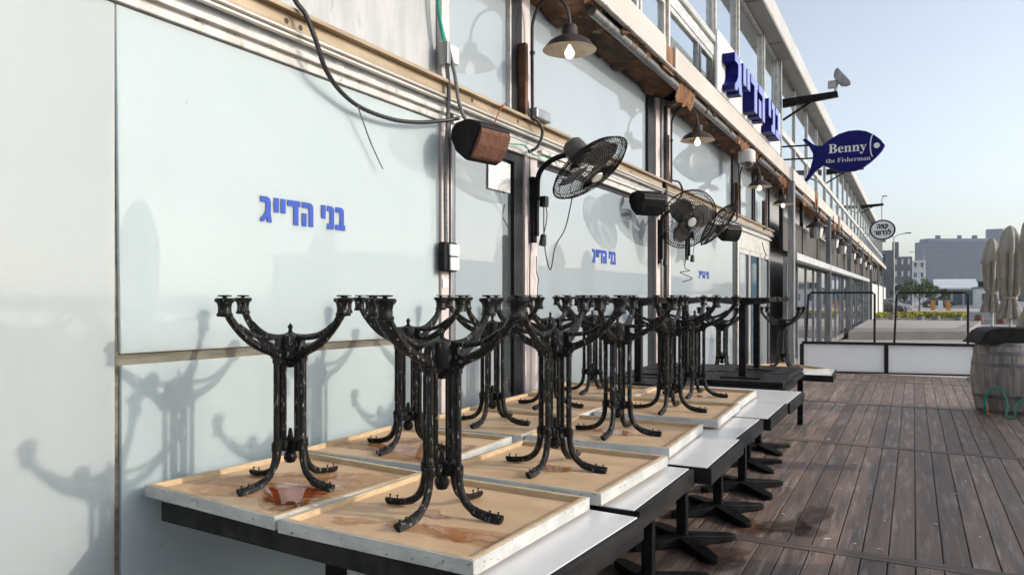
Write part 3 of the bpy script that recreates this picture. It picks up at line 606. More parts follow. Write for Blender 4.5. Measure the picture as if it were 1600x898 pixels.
# ------------------------------------------------------------------ wire fans
def fan(y, zb, head, n, lab, cord, seed, rad=.325):
    t = thing('wall_fan', lab, 'fan', (-2.56, y, zb), 0, 'wire cage fans on the restaurant front')
    head = Vector(head); n = Vector(n).normalized()
    M = Matrix.Translation(head) @ n.to_track_quat('Z', 'X').to_matrix().to_4x4()
    MB().box(-2.58,-2.545,y-.03,y+.03,zb,zb+.50).box(-2.545,-2.52,y-.018,y+.018,zb+.05,zb+.40).build('wall_bracket', BLACK, t, world=True, bevel=.004)
    back = M @ Vector((0,0,-.16))
    MB().tube(curve_pts([(-2.53,y,zb+.32),(-2.52,y,zb+.50),(-2.46,y,zb+.585),back.lerp(Vector((-2.5,y,zb+.58)),.5)+Vector((0,0,.02)),back],7), .02, 10).build('arm', BLACK, t, world=True, smooth=True)
    MB().lathe([(0,-.27),(.05,-.268),(.078,-.245),(.086,-.20),(.086,-.11),(.06,-.095),(0,-.09)], 20, m=M).build('motor', mat('fan_motor', (.05,.05,.052), (.09,.085,.08), 8, .4), t, smooth=True, world=True)
    b = MB(); wr = .0024
    fp = [(.05,.085),(.12,.083),(.20,.066),(.285,.035),(rad,0)]; bp = [(.07,-.10),(.14,-.095),(.21,-.075),(.29,-.04),(rad,0)]
    for prof, sgn in ((fp,1),(bp,-1)):
        K = 66
        for k in range(K):
            a0 = 2*math.pi*k/K; pts = []
            for i in range(9):
                u = i/8*(len(prof)-1); j = min(int(u),len(prof)-2); f = u-j
                r_ = prof[j][0]*(1-f)+prof[j+1][0]*f; h = prof[j][1]*(1-f)+prof[j+1][1]*f; a = a0 + sgn*.5*(i/8)
                pts.append(M @ Vector((r_*math.cos(a), r_*math.sin(a), h)))
            b.tube(pts, wr, 3, caps=False)
        for q in ((.08,.3,.55,.8) if sgn > 0 else (.1,.5,.85)):
            u = q*(len(prof)-1); j = int(u); f = u-j; r_ = prof[j][0]*(1-f)+prof[j+1][0]*f; h = prof[j][1]*(1-f)+prof[j+1][1]*f
            b.tube([M @ Vector((r_*math.cos(2*math.pi*k/32), r_*math.sin(2*math.pi*k/32), h)) for k in range(33)], wr*1.3, 4, caps=False)
    b.tube([M @ Vector((rad*math.cos(2*math.pi*k/40), rad*math.sin(2*math.pi*k/40), 0)) for k in range(41)], .006, 6, caps=False)
    b.build('cage', BLACK, t, world=True)
    for k in range(3):
        Q = M @ Matrix.Rotation(2*math.pi*k/3+seed, 4, 'Z'); vs = []; r5 = 6
        for i in range(r5+1):
            u = .05+.215*i/r5; wd = .05+.07*math.sin(math.pi*min(1,i/r5*.8+.15))
            vs += [Q @ Vector((u,-wd,.02)), Q @ Vector((u,wd,-.025))]
        bl = MB().add(vs, [(2*i,2*i+1,2*i+3,2*i+2) for i in range(r5)]).build('blade', mat('fan_blade', (.26,.25,.235), (.16,.15,.14), 6, .35, metal=.6) if k == 0 else bpy.data.materials['fan_blade'], t, world=True)
        bl.modifiers.new('thick','SOLIDIFY').thickness = .004
    MB().lathe([(0,.098),(.045,.096),(.05,.088),(.05,.08)], 20, m=M).build('badge', mat('fan_badge', (.6,.58,.54), rough=.4), t, world=True, smooth=True)
    if cord: MB().tube(curve_pts(cord, 8), .0045, 6).build('cord', CABLE, t, world=True, smooth=True)
    b = MB().tube([(-2.50,y+.03,zb-.02),(-2.50,y+.05,zb+.06)], [.03,.022], 8).box(-2.54,-2.49,y+.06,y+.12,zb+.28,zb+.36)
    b.tube(curve_pts([(-2.50,y+.05,zb+.05),(-2.49,y+.09,zb+.2),(-2.50,y+.09,zb+.30)],6), .004, 6)
    b.build('plug', CABLE, t, world=True, smooth=True); return t
fan(5.17,1.90,(-2.1,5.18,2.43),(.62,-.03,-.79),'nearest wall fan with tilted wire cage by the pinkish column',[(-2.28,5.27,2.25),(-2.38,5.36,2.02),(-2.40,5.22,1.87),(-2.4,5.13,1.69),(-2.42,5.07,1.88),(-2.46,5.14,2.20)],.3)
fan(8.40,1.86,(-2.1,7.92,2.30),(.62,-.62,-.42),'wall fan facing outwards beside the black speaker, cord bundled below',[(-2.1,7.93,2.2),(-2.12,7.95,1.95),(-2.14,7.93,1.80),(-2.10,7.98,1.76),(-2.18,7.90,1.74),(-2.08,8.0,1.68),(-2.16,7.92,1.64)],.8)
fan(9.6,1.95,(-2.08,9.25,2.36),(.70,.30,-.62),'wall fan seen edge on, the farthest of the three wire cages',None,1.5)

# ------------------------------------------------------------------ speakers
def speaker(c, wid, front, lab, grille, rz, tilt, group='outdoor loudspeakers'):
    t = thing('loudspeaker', lab, 'speaker', c, 0, group)
    t.rotation_euler = (0, R(tilt), R(rz))
    h = .125; d = .145
    prof = [(-d*.75,-h*.42),(-d*.9,0),(-d*.75,h*.42),(-d*.2,h*.85),(d*.55,h),(d*.66,h*.82),(d*.66,-h*.82),(d*.55,-h),(-d*.2,-h*.85)]
    MB().prism(prof, wid, Matrix(((1,0,0,0),(0,0,1,-wid/2),(0,1,0,0),(0,0,0,1)))).build('cabinet', BLACK, t, bevel=.018, seg=3)
    g = [(x*1.0,z) for x,z in ((d*.668,-h*.80),(d*.80,-h*.62),(d*.86,0),(d*.80,h*.62),(d*.668,h*.80))]
    MB().prism(g, wid*.94, Matrix(((1,0,0,0),(0,0,1,-wid*.47),(0,1,0,0),(0,0,0,1)))).build('grille', grille, t, bevel=.006)
    MB().box(-d*1.15,-d*.7,-.02,.02,-.02,.02).build('bracket', BLACK, t); return t
speaker((-2.36,4.02,2.455), .285, 0, 'black loudspeaker with rusty brown grille above the glass door', SPKG, -12, 28)
speaker((-2.40,7.45,2.45), .29, 0, 'plain black loudspeaker between the first two wire fans', BLACK, -35, 30)
speaker((-2.40,11.3,2.43), .30, 0, 'black loudspeaker below the ledge, past the farthest wire fan', BLACK, -35, 25)

# ------------------------------------------------------------------ signs
t = thing('sign_letters', 'deep blue raised Hebrew letters standing on the cream fascia', 'sign', (-2.25, 10.0, 4.12))
part('backing_board', WHITE, (-2.235,-2.205,9.75,14.9,4.12,4.90), parent=t, bevel=.004)
b = MB(); outs = hebrew(b, wall_frame(-2.16, 10.0, 4.15, 3.75/word_width(), .50), .0, split=True)
k = 0; xx = 0
for key in WORDS:
    if key is None: xx += .36; continue
    wd, polys = HEB[key]; q = MB(); fq = MB()
    for p in polys:
        q.prism([(a+xx, bb) for a, bb in p][::-1], .16, wall_frame(-2.203, 10.0, 4.17, 3.75/word_width(), .48))
        fq.prism([(a+xx, bb) for a, bb in p][::-1], .006, wall_frame(-2.0425, 10.0, 4.17, 3.75/word_width(), .48))
    o = q.build('letter', BLUESHADE, t, world=True); fq.build('letter_face', BLUESHEEN, o, world=True); xx += wd + .10
# fish sign
t = thing('fish_sign', 'navy blue fish shaped sign with white lettering on two black brackets', 'sign', (-2.2, 16.6, 4.45))
fo = [(.0,.86),(.045,.875),(.15,.73),(.245,.70),(.33,.80),(.45,.90),(.57,.945),(.68,.945),(.78,.91),(.88,.82),(.95,.725),(1.0,.615),(.97,.53),(.92,.44),(.84,.33),(.75,.235),(.66,.18),(.56,.165),(.45,.19),(.34,.265),(.26,.33),(.16,.22),(.07,.055),(.03,.045),(.09,.23),(.13,.44),(.135,.56),(.09,.70)]
LX, LZ, HH = -2.02, 3.80, 1.05; WW = 1.53
MB().prism([(LX+a*WW, LZ+c_*HH) for a, c_ in fo], .12, Matrix(((1,0,0,0),(0,0,1,16.54),(0,1,0,0),(0,0,0,1)))).build('fish_body', NAVY, t, world=True, bevel=.008)
b = MB().tube([(-2.5,16.6,4.60),(-1.80,16.6,4.58)], .018, 8).tube([(-2.5,16.6,4.33),(-1.80,16.6,4.31)], .018, 8); b.build('bracket', BLACK, t, world=True)
def bold(s): return ''.join(chr(0x1D400+ord(c_)-65) if 'A' <= c_ <= 'Z' else chr(0x1D41A+ord(c_)-97) if 'a' <= c_ <= 'z' else c_ for c_ in s)
put_text(bold('Benny'), .262, (1.03, -.067, -.08), WHITE, t, 0)
put_text(bold('the Fisherman'), .131, (1.045, -.067, -.275), WHITE, t, -.002)
b = MB(); b.tube([Vector((LX+WW*(.865-.035*math.cos(a)), 16.534, LZ+HH*(.62+.21*math.sin(a)))) for a in [R(-75+i*15) for i in range(11)]], .011, 6)
b.build('gill_line', WHITE, t, world=True)
n = 20; b = MB(); b.prism([(LX+WW*(.905+.036*math.cos(2*math.pi*i/n)), LZ+HH*(.62+.052*math.sin(2*math.pi*i/n))) for i in range(n)], .008, Matrix(((1,0,0,0),(0,0,1,16.53),(0,1,0,0),(0,0,0,1))))
b.build('fish_eye', WHITE, t, world=True)
# oval café sign
t = thing('oval_sign', 'white oval cafe sign with black rim and two lines of Hebrew', 'sign', (-1.29, 40, 4.6))
M = Matrix.Translation((-1.29,40,4.6)) @ Matrix.Rotation(R(90),4,'X') @ Matrix.Diagonal((1,.86,1,1))
MB().lathe([(0,-.05),(.50,-.05),(.50,.05),(0,.05)], 40, m=M).build('face', WHITE, t, world=True)
MB().lathe([(.49,-.06),(.56,-.06),(.56,.06),(.49,.06),(.49,-.06)], 40, m=M).build('rim', DARKFR, t, world=True)
for wrd, zz, hh, sx in ((('he','pe','qof'), 4.665, .20, .235), (('resh','vav','vav','dalet','nun','lamed'), 4.36, .20, .225)):
    tot = sum(HEB[k][0]+.1 for k in wrd)-.1; xx = -tot/2
    for k in wrd:
        q = MB()
        for p in HEB[k][1]: q.prism([((u+xx), v) for u, v in p], .012, Matrix(((sx,0,0,-1.29),(0,0,1,39.935),(0,hh,0,zz),(0,0,0,1))))
        q.build('letter', DARKFR, t, world=True); xx += HEB[k][0]+.1
b = MB(); [b.tube([(-2.5,40,z),(-1.8,40,z)], .02, 6) for z in (4.75,4.45)]; b.build('bracket', WHITEFR, t, world=True)
# raised arms with floodlights
def arm_bracket(y, lab, flood, zt=5.6):
    t = thing('floodlight_bracket', lab, 'bracket', (-2.45, y, zt-.1), 0, 'black brackets reaching out under the eave')
    MB().prism([(-2.45,zt-.12),(-2.45,zt+.06),(-1.38,zt+.10),(-1.36,zt-.02),(-1.8,zt-.06)], .10, Matrix(((1,0,0,0),(0,0,1,y-.05),(0,1,0,0),(0,0,0,1)))).build('arm', BLACK, t, world=True, bevel=.006)
    MB().tube([(-1.85,y,zt-.03),(-2.45,y,zt-.38)], .025, 8).build('strut', BLACK, t, world=True)
    if flood:
        M = Matrix.Translation((-1.30,y,zt+.36)) @ Matrix.Rotation(R(-38),4,'Y')
        f = MB().prism([(-.10,-.10),(-.02,-.18),(.06,-.20),(.06,.20),(-.02,.18),(-.10,.10)], .30, M @ Matrix(((1,0,0,0),(0,0,1,-.15),(0,1,0,0),(0,0,0,1)))).build('floodlight', STEEL, t, world=True, bevel=.01)
        MB().box(.061,.068,-.135,.135,-.18,.18,M).build('lens', mat('flood_lens', (.75,.76,.76), rough=.15), f, world=True)
        MB().tube([(-1.42,y,zt+.08),(-1.40,y,zt+.24),(-1.34,y,zt+.32)], .035, 8).box(-1.56,-1.40,y-.06,y+.06,zt+.18,zt+.32).build('swivel', WHITEFR, t, world=True)
arm_bracket(16.9, 'black bracket carrying a grey floodlight above the fish sign', True)
arm_bracket(26, 'bare black bracket behind the fish sign', False, 5.45); arm_bracket(44, 'bare black bracket above the oval sign', False, 6.2)

# ------------------------------------------------------------------ small wall fittings
t = thing('dome_camera', 'white dome security camera under the rusty awning edge', 'camera', (-2.25, 11.9, 3.60))
MB().lathe([(0,.12),(.09,.12),(.125,.09),(.13,-.06),(.12,-.075),(0,-.075)], 20, (-2.25,11.9,3.60)).build('housing', WHITEB, t, smooth=True, world=True)
MB().lathe([(.11,-.076),(.095,-.12),(.05,-.155),(0,-.165)], 18, (-2.25,11.9,3.60)).build('lens_dome', DARKGLASS, t, smooth=True, world=True)
def cable(name, lab, pts, r, mt, cat='cable', n=8, wob=0):
    P = curve_pts(pts, n); rs = r
    if wob: rs = [r*(1+wob*(i%2)) for i in range(len(P))]
    return tag(MB().tube(P, rs, 8).build(name, mt, smooth=True), lab, cat)
CONDP = [(-2.52,2.57,2.90),(-2.50,2.60,2.84),(-2.49,2.645,2.80),(-2.48,2.70,2.70),(-2.50,2.79,2.59),(-2.53,2.93,2.52),(-2.54,3.11,2.475),(-2.54,3.38,2.470),(-2.54,3.63,2.505),(-2.53,3.84,2.555),(-2.50,4.0,2.60)]
cable('flexible_conduit', 'black corrugated conduit sagging across the top of the frosted panel', CONDP, .011, CABLE, 'conduit', 14, .14)
cable('flexible_conduit', 'grey corrugated conduit running down the post to the switch box', [(-2.52,3.865,3.02),(-2.52,3.895,2.90),(-2.53,3.93,2.74),(-2.54,3.93,2.53),(-2.55,3.925,2.2),(-2.55,3.93,1.83)], .012, CABLEG, 'conduit', 22, .12)
cable('flexible_conduit', 'short grey conduit looping from the clip to the rusty speaker', [(-2.50,3.885,3.0),(-2.48,3.92,2.85),(-2.47,3.94,2.72),(-2.46,3.97,2.63),(-2.44,4.0,2.57)], .011, CABLEG, 'conduit', 14, .12)
cable('green_cable', 'green cable hanging down to the white clip on the post', [(-2.54,3.80,3.6),(-2.53,3.80,3.4),(-2.53,3.82,3.2),(-2.52,3.865,3.03)], .010, TEAL)
cable('green_cable', 'second green cable hanging close beside the first above the clip', [(-2.55,3.835,3.6),(-2.54,3.83,3.4),(-2.54,3.845,3.2),(-2.52,3.885,3.03)], .008, TEAL)
cable('red_wire', 'thin red wire tied round the gold ledge', [(-2.51,4.62,2.83),(-2.50,4.56,2.79),(-2.50,4.50,2.73),(-2.52,4.47,2.64)], .004, RED)
cable('black_cable', 'short black cable bent over the ledge beside the pinkish column', [(-2.51,5.03,2.83),(-2.49,5.11,2.80),(-2.48,5.16,2.73),(-2.50,5.12,2.62),(-2.54,5.05,2.57)], .012, CABLE)
cable('black_cable', 'short black cable hooked over the ledge above the second fan', [(-2.51,8.75,2.85),(-2.48,8.95,2.85),(-2.47,9.05,2.74),(-2.52,8.98,2.62)], .012, CABLE)
cable('black_cable', 'short black cable hooked over the ledge past the farthest fan', [(-2.51,11.8,2.85),(-2.46,12.1,2.84),(-2.46,12.2,2.70),(-2.53,12.0,2.6)], .014, CABLE)
cable('green_wires', 'thin green and white wires straggling along the door head', [(-2.55,4.45,2.60),(-2.54,4.7,2.575),(-2.53,4.95,2.60),(-2.53,5.1,2.56),(-2.53,5.3,2.575),(-2.54,5.55,2.565)], .005, TEAL)
cable('dry_twig', 'thin dark twig hanging from the conduit in front of the panel', [(-2.53,3.06,2.485),(-2.55,3.14,2.40),(-2.56,3.22,2.30),(-2.565,3.32,2.19)], [.004]*16+[.0035]*9, CABLEG, 'twig')
cable('conduit_pipe', 'thin dark pipe running up the post between the two panels', [(-2.545,8.60,0.8),(-2.545,8.60,2.2),(-2.545,8.60,3.7)], .025, SHADEOUT, 'pipe')
cable('hanging_wire', 'thin dark wire hanging down the pinkish column beside the nearest fan', [(-2.575,5.13,2.55),(-2.57,5.12,2.2),(-2.572,5.135,1.9),(-2.57,5.12,1.55),(-2.572,5.14,1.25)], .004, CABLE, 'wire')
cable('hanging_wire', 'knotted thin cord dangling on the pinkish column under the fan bracket', [(-2.57,5.24,1.80),(-2.56,5.22,1.68),(-2.565,5.27,1.62),(-2.56,5.24,1.55),(-2.565,5.25,1.44)], .004, CABLEG, 'wire')
cable('hanging_wire', 'thin dark wire hanging down the middle post behind the second fan', [(-2.56,8.75,2.6),(-2.55,8.74,2.2),(-2.555,8.76,1.9),(-2.55,8.73,1.5)], .006, CABLE, 'wire')
cable('hanging_wire', 'tangled wire end dangling over the far glass doors', [(-2.55,15.0,2.50),(-2.53,15.1,2.36),(-2.52,15.25,2.28),(-2.53,15.15,2.22),(-2.52,15.3,2.15)], .008, CABLE, 'wire')
t = thing('cable_clip', 'white plastic clip box holding green cables on the post', 'clip', (-2.55,3.90,3.0))
MB().box(-2.56,-2.49,3.885,3.99,2.925,3.03).build('box', WHITE, t, world=True, bevel=.006); MB().box(-2.55,-2.485,3.85,3.884,2.90,3.035).build('clamp', STEEL, t, world=True, bevel=.003)
t = thing('switch_box', 'black and white switch box on the post by the door', 'switch box', (-2.56,3.95,1.74))
MB().box(-2.58,-2.53,3.885,4.04,1.645,1.828).build('case', BLACK, t, world=True, bevel=.012)
MB().box(-2.529,-2.512,3.925,4.03,1.742,1.815).build('cover', WHITE, t, world=True, bevel=.008); MB().box(-2.529,-2.51,3.93,4.03,1.652,1.735).build('socket', WHITE, t, world=True, bevel=.012)
tag(MB().box(-2.583,-2.577,3.94,4.0,1.55,1.60).build('paper_tag', WHITE), 'small white paper tag stuck below the switch box', 'tag')
tag(MB().box(-2.60,-2.47,5.05,5.30,2.823,2.90, ).build('bent_bracket', STEEL, bevel=.01), 'bent galvanised plate on the ledge under the largest lamp', 'bracket')

# ------------------------------------------------------------------ balustrade
def bal(p0, p1, lab, solid=.58, top=1.08, wins=((.0,.47),(.53,1)), posts=(0,.5,1), glass=True):
    p0, p1 = Vector((*p0,0)), Vector((*p1,0)); dv = p1-p0; ln = dv.length; a = math.atan2(dv.y, dv.x)
    t = thing('balustrade', lab, 'balustrade', p0, a)
    for u0, u1 in ((.0,.5),(.5,1.0)):
        MB().box(u0*ln+.045,u1*ln-.045,-.012,.012,.03,solid-.05).build('panel', WINDP, t)
    b = MB().box(0,ln,-.04,.04,solid-.05,solid).box(0,ln,-.025,.025,0,.03); b.build('middle_rail', DARKFR, t, bevel=.004)
    for u in posts: MB().box(u*ln-.035,u*ln+.035,-.03,.03,.03,solid-.05).build('post', DARKFR, t, bevel=.004)
    for u0, u1 in wins:
        MB().tube([(u0*ln+.02,0,solid),(u0*ln+.06,0,top-.06),(u0*ln+.11,0,top),(u1*ln-.06,0,top),(u1*ln-.02,0,top-.04),(u1*ln-.02,0,solid)], .022, 6).build('handrail', DARKFR, t)
    return t
bal((-1.93,15.75),(1.02,16.35),'white panelled balustrade with black rails closing the far end of the deck', .60, 1.55, ((.02,.44),(.54,.965)), (0,.5,1))

# side windbreak along the open edge of the deck (outside the frame; it shades the deck)
t = thing('windbreak', 'white panelled windbreak along the open edge of the deck', 'windbreak', (2.35,0,0))
for i in range(8):
    y = -2+i*1.75; MB().box(2.34,2.36,y+.04,y+1.71,.05,1.04).build('panel', WINDP, t, world=True)
    MB().box(2.32,2.38,y-.03,y+.03,0,1.10).build('post', DARKFR, t, world=True)
MB().box(2.32,2.38,-2,12,1.045,1.10).build('rail', DARKFR, t, world=True)

# ------------------------------------------------------------------ barrel, tub, hose
t = thing('wooden_barrel', 'weathered grey oak barrel with iron hoops at the deck end', 'barrel', (1.04,11.55,0))
bp_ = [(.31,0),(.335,.10),(.365,.25),(.38,.42),(.38,.50),(.365,.66),(.335,.82),(.315,.90)]
b = MB(); NS = 22
for k in range(NS):
    a0, a1 = 2*math.pi*k/NS+.006, 2*math.pi*(k+1)/NS-.006; vs = []
    j = rnd.uniform(-.002,.002)
    for r_, z in bp_:
        for a in (a0, (a0+a1)/2, a1): vs.append(((r_+j)*math.cos(a),(r_+j)*math.sin(a),z))
        for a in (a1, a0): vs.append(((r_-.03)*math.cos(a),(r_-.03)*math.sin(a),z))
    n = 5; fs = [(i*n+q, i*n+(q+1)%n, (i+1)*n+(q+1)%n, (i+1)*n+q) for i in range(len(bp_)-1) for q in range(n)] + [(4,3,2,1,0), tuple(35+q for q in range(5))]
    b.add(vs, fs)
b.build('staves', mat('barrel_staves', (.30,.275,.25), (.17,.15,.135), 5, .75, stretch=(4,4,.5), bump=.4, bscale=25, island=.2), t)
def rad_at(z):
    for (r0,z0),(r1,z1) in zip(bp_,bp_[1:]):
        if z0 <= z <= z1: return r0+(r1-r0)*(z-z0)/(z1-z0)
for z0, z1 in ((.012,.055),(.20,.245),(.60,.645),(.745,.79),(.855,.895)):
    MB().lathe([(rad_at(z0)-.004,z0),(rad_at(z0)+.005,z0),(rad_at(z1)+.005,z1),(rad_at(z1)-.004,z1)], 40).build('hoop', HOOP, t, smooth=True)
MB().lathe([(.285,.84),(.1,.86),(0,.855)], 24).build('soil', mat('soil', (.05,.04,.02), (.10,.09,.03), 20, .9, bump=1), t)
t = thing('black_tub', 'upturned black plastic tub lying on top of the grey barrel', 'tub', (1.02,11.5,.90), R(20))
MB().prism([(-.37,0),(-.35,.06),(-.29,.14),(-.22,.18),(-.12,.195),(.36,.185),(.37,0)], .46, Matrix(((1,0,0,0),(0,0,1,-.23),(0,1,0,0),(0,0,0,1)))).build('shell', BLACK, t, bevel=.02, seg=3)
MB().box(-.385,.385,-.245,.245,-.012,.012).build('lip', BLACK, t, bevel=.008)
t = thing('garden_hose', 'green garden hose looped up against the grey barrel', 'hose', (.95,11.0,0))
MB().tube(curve_pts([(.80,11.17,.02),(.79,11.10,.12),(.80,11.08,.24),(.86,11.07,.335),(.94,11.05,.34),(1.0,11.02,.25),(1.02,10.98,.12),(1.00,10.95,.03),(1.08,10.9,.02),(1.10,10.92,.16),(1.18,10.96,.26),(1.26,11.02,.30),(1.36,11.0,.2),(1.42,10.98,.02)],8), .0115, 8).build('tube', TEAL, t, world=True, smooth=True)
MB().tube([(.795,11.13,.20),(.815,11.1,.10),(.825,11.1,.005)], .010, 8).build('end_fitting', COPPER, t, world=True)

# ------------------------------------------------------------------ closed parasols
def parasol(x, y, top, bot, lab, seed, s=1.0):
    t = thing('closed_parasol', lab, 'parasol', (x,y,0), seed, 'closed beige parasols along the deck')
    r = random.Random(seed); H_ = top-bot
    pr = [(.02,top),(.07,top-.05),(.115,top-.17),(.145,top-.33),(.155,top-.42),(.140,top-.47),(.128,top-.62*H_*.9),(.128,bot+.62*H_*.75),(.11,bot+.40),(.075,bot+.345),(.075,bot+.32),(.105,bot+.20),(.150,bot+.02),(.140,bot),(.05,bot+.1)]
    ph = r.uniform(0,6)
    def wob(a, k): return 1 + (.55 if k > 3 else .2)*(abs(math.sin(4*a+ph+.15*k))-.6) + (.10 if k > 2 else .02)*math.sin(3*a+2*ph+.5*k) + (.05 if k > 2 else .01)*math.sin(13*a+1.7*k)
    MB().lathe([(q*s, z) for q, z in pr], 64, wob=wob).build('canopy', CANVAS, t, smooth=True)
    MB().lathe([(.088*s,bot+.31),(.095*s,bot+.335),(.088*s,bot+.36)], 24).build('strap', CANVAS, t)
    MB().tube([(0,0,.05),(0,0,top-.02)], .026, 10).build('pole', WHITEFR, t)
    MB().box(-.28,.28,-.28,.28,0,.06).build('base', CONC, t, bevel=.01); return t
parasol(1.22,15.65,2.50,1.20,'slimmest closed beige parasol, behind the end of the balustrade',1.0,.95)
parasol(1.36,14.3,2.60,1.12,'closed beige parasol standing right behind the barrel',2.3,1.1)
parasol(1.45,12.35,2.62,1.05,'closed beige parasol cut off at the picture edge beside the barrel',3.1,1.15)
parasol(1.95,7.95,2.5,.72,'closed beige parasol farther along the open edge of the deck',4.4,1.1)
parasol(1.95,5.15,2.5,.72,'closed beige parasol nearest the camera on the open edge',5.2,1.1)

# ------------------------------------------------------------------ beyond the deck
def lamp_post(x, y, h, arms, lab):
    t = thing('street_lamp', lab, 'street lamp', (x,y,-.2), 0, 'street lamps beyond the deck')
    MB().tube([(0,0,0),(0,0,h*.6),(0,0,h)], [.075,.06,.05], 8).build('pole', STEEL, t, smooth=True)
    for s in arms:
        a = MB().tube(curve_pts([(0,0,h-.05),(s*.25,s*.05,h+.15),(s*.7,s*.15,h+.27),(s*1.05,s*.2,h+.30)],5), .03, 6).build('arm', STEEL, t, smooth=True)
        MB().box(s*1.0-.22,s*1.0+.22,s*.2-.09,s*.2+.09,h+.26,h+.35).build('lamp_head', GREYB, a, bevel=.02)
    return t
lamp_post(-1.35,67.2,6.3,(1,-1),'grey double armed street lamp beside the oval sign')
lamp_post(-2.75,83.4,11.2,(.25,),'tall thin lamp pole rising behind the oval sign')
lamp_post(1.32,125,7.7,(1.8,-1.6),'double armed street lamp in front of the big hotel')
lamp_post(.29,147,6.8,(1.6,),'far small street lamp before the white block')
def building(name, lab, mt, x0, x1, y0, y1, h, floors, cols, winm=DISTG, frac=.6, roofbox=()):
    t = thing(name, lab, 'building', ((x0+x1)/2, y0, -.2))
    MB().box(x0,x1,y0,y1,-.2,h).build('wall', mt, t, world=True)
    fh = h/floors; n = 0
    for i in range(floors):
        for j in range(cols):
            if n > 99: break
            w_ = (x1-x0)/cols; xa = x0+w_*(j+.5-frac/2); xb = x0+w_*(j+.5+frac/2)
            MB().box(xa,xb,y0-.12,y0+.2,fh*i+fh*.35,fh*i+fh*.8).build('window', winm, t, world=True); n += 1
    for q in roofbox: MB().box(*q).build('roof_plant', mt, t, world=True)
    return t
# hotel slab : long balcony bands
t = thing('hotel_building', 'huge hotel slab coloured haze blue with banded balconies on the skyline', 'building', (40,915,0))
def slab(p0, p1, z0, z1, d=28):
    return [(p0[0],p0[1]),(p1[0],p1[1]),(p1[0]-10,p1[1]+d),(p0[0]-10,p0[1]+d)], z0, z1
def pz_(b, pl, z0, z1): return b.prism(pl, z1-z0, Matrix.Translation((0,0,z0)))
A, B = (9.58,911), (74,945)
pl = [A, B, (66,960), (1.5,926)]
ins = [(9.9,911.9),(73.8,945.6),(66,960),(1.5,926)]
pz_(MB(), ins, -.2, 58).build('wall', DISTW, t, world=True)
DISTB = mat('hotel_balcony_hazed', (.085,.14,.24), (.075,.125,.22), .02, .6)  # haze blue in the balcony colour too, a little paler than the wall
for i in range(15): pz_(MB(), [(A[0]-.1,A[1]-.2),(B[0]+.1,B[1]-.2),(B[0]-2,B[1]+2),(A[0]-2,A[1]+2)], 3+i*3.6, 4.5+i*3.6).build('balcony_band', DISTB, t, world=True)
for i in range(15): pz_(MB(), [(A[0]+.1,A[1]+.2),(B[0]-.1,B[1]+.2),(B[0]-2,B[1]+2),(A[0]-2,A[1]+2)], 4.52+i*3.6, 6.58+i*3.6).build('window_band', DISTG, t, world=True)
for i in range(26):
    f = (i+.5)/26; x, y = A[0]+(B[0]-A[0])*f, A[1]+(B[1]-A[1])*f; MB().box(x-.3,x+.3,y-.5,y+.6,0,58).build('pier', DISTB, t, world=True)
pz_(MB(), [(14,914),(74,945.5),(66,958),(6,926)], 58, 61.5).build('attic_storey', DISTW, t, world=True)
for a, q in ((21,5),(42,4),(56,5)): MB().box(a,a+q,925+a*.5,930+a*.5,61.5,66).build('roof_plant', DISTW, t, world=True)
t = building('tower_block', 'tower coloured haze blue rising behind the hotel slab', DISTW, 77.5,94,1060,1080,80,16,3,DISTG,.5)
building('grey_block', 'plain grey block with a stair turret just past the cafe end', GREYB, -5.2,-2.2,145,152,9.2,3,2,DISTG,.25,((-3.2,-2.2,145.2,148,9.2,10.6),))
building('grey_block', 'darker grey block with small white balconies', GREYB, -2.9,-.15,135,143,7.6,4,3,WHITEB,.3)
building('white_block', 'narrow white apartment block beyond the small trees', WHITEB, -.3,2.9,226,234,10.6,4,2,DISTG,.4)
t = thing('glass_pavilion', 'low white pavilion with pale metal roof and blue glazing', 'building', (5.3,126,-.2))
MB().box(2.9,8.2,126.5,133,-.2,2.2).build('wall', WHITEB, t, world=True)
MB().prism([(-.6,0),(7,1.4),(7,1.2),(-.6,-.2)], 5.6, Matrix(((0,0,1,2.7),(1,0,0,126),(0,1,0,2.55),(0,0,0,1)))).build('roof', SHEETR, t, world=True)
for i in range(3): MB().box(3.6+i*1.45,4.8+i*1.45,126.38,126.52,.1,2.1).build('window', BLUEG, t, world=True)
t = thing('white_house', 'low greyish white house behind the parasols', 'building', (9.5,117,-.2))
MB().box(7.4,14,117,124,-.2,2.4).build('wall', WHITEB, t, world=True); MB().box(7.2,14.2,116.8,124.2,2.4,2.6).build('roof', GREYB, t, world=True)
for i in range(3): MB().box(8+i*1.9,8.9+i*1.9,116.9,117.1,.7,1.7).build('window', DISTG, t, world=True)
MB().box(7.6,8.6,117.2,118,2.6,3.3).build('chimney', DARKFR, t, world=True)

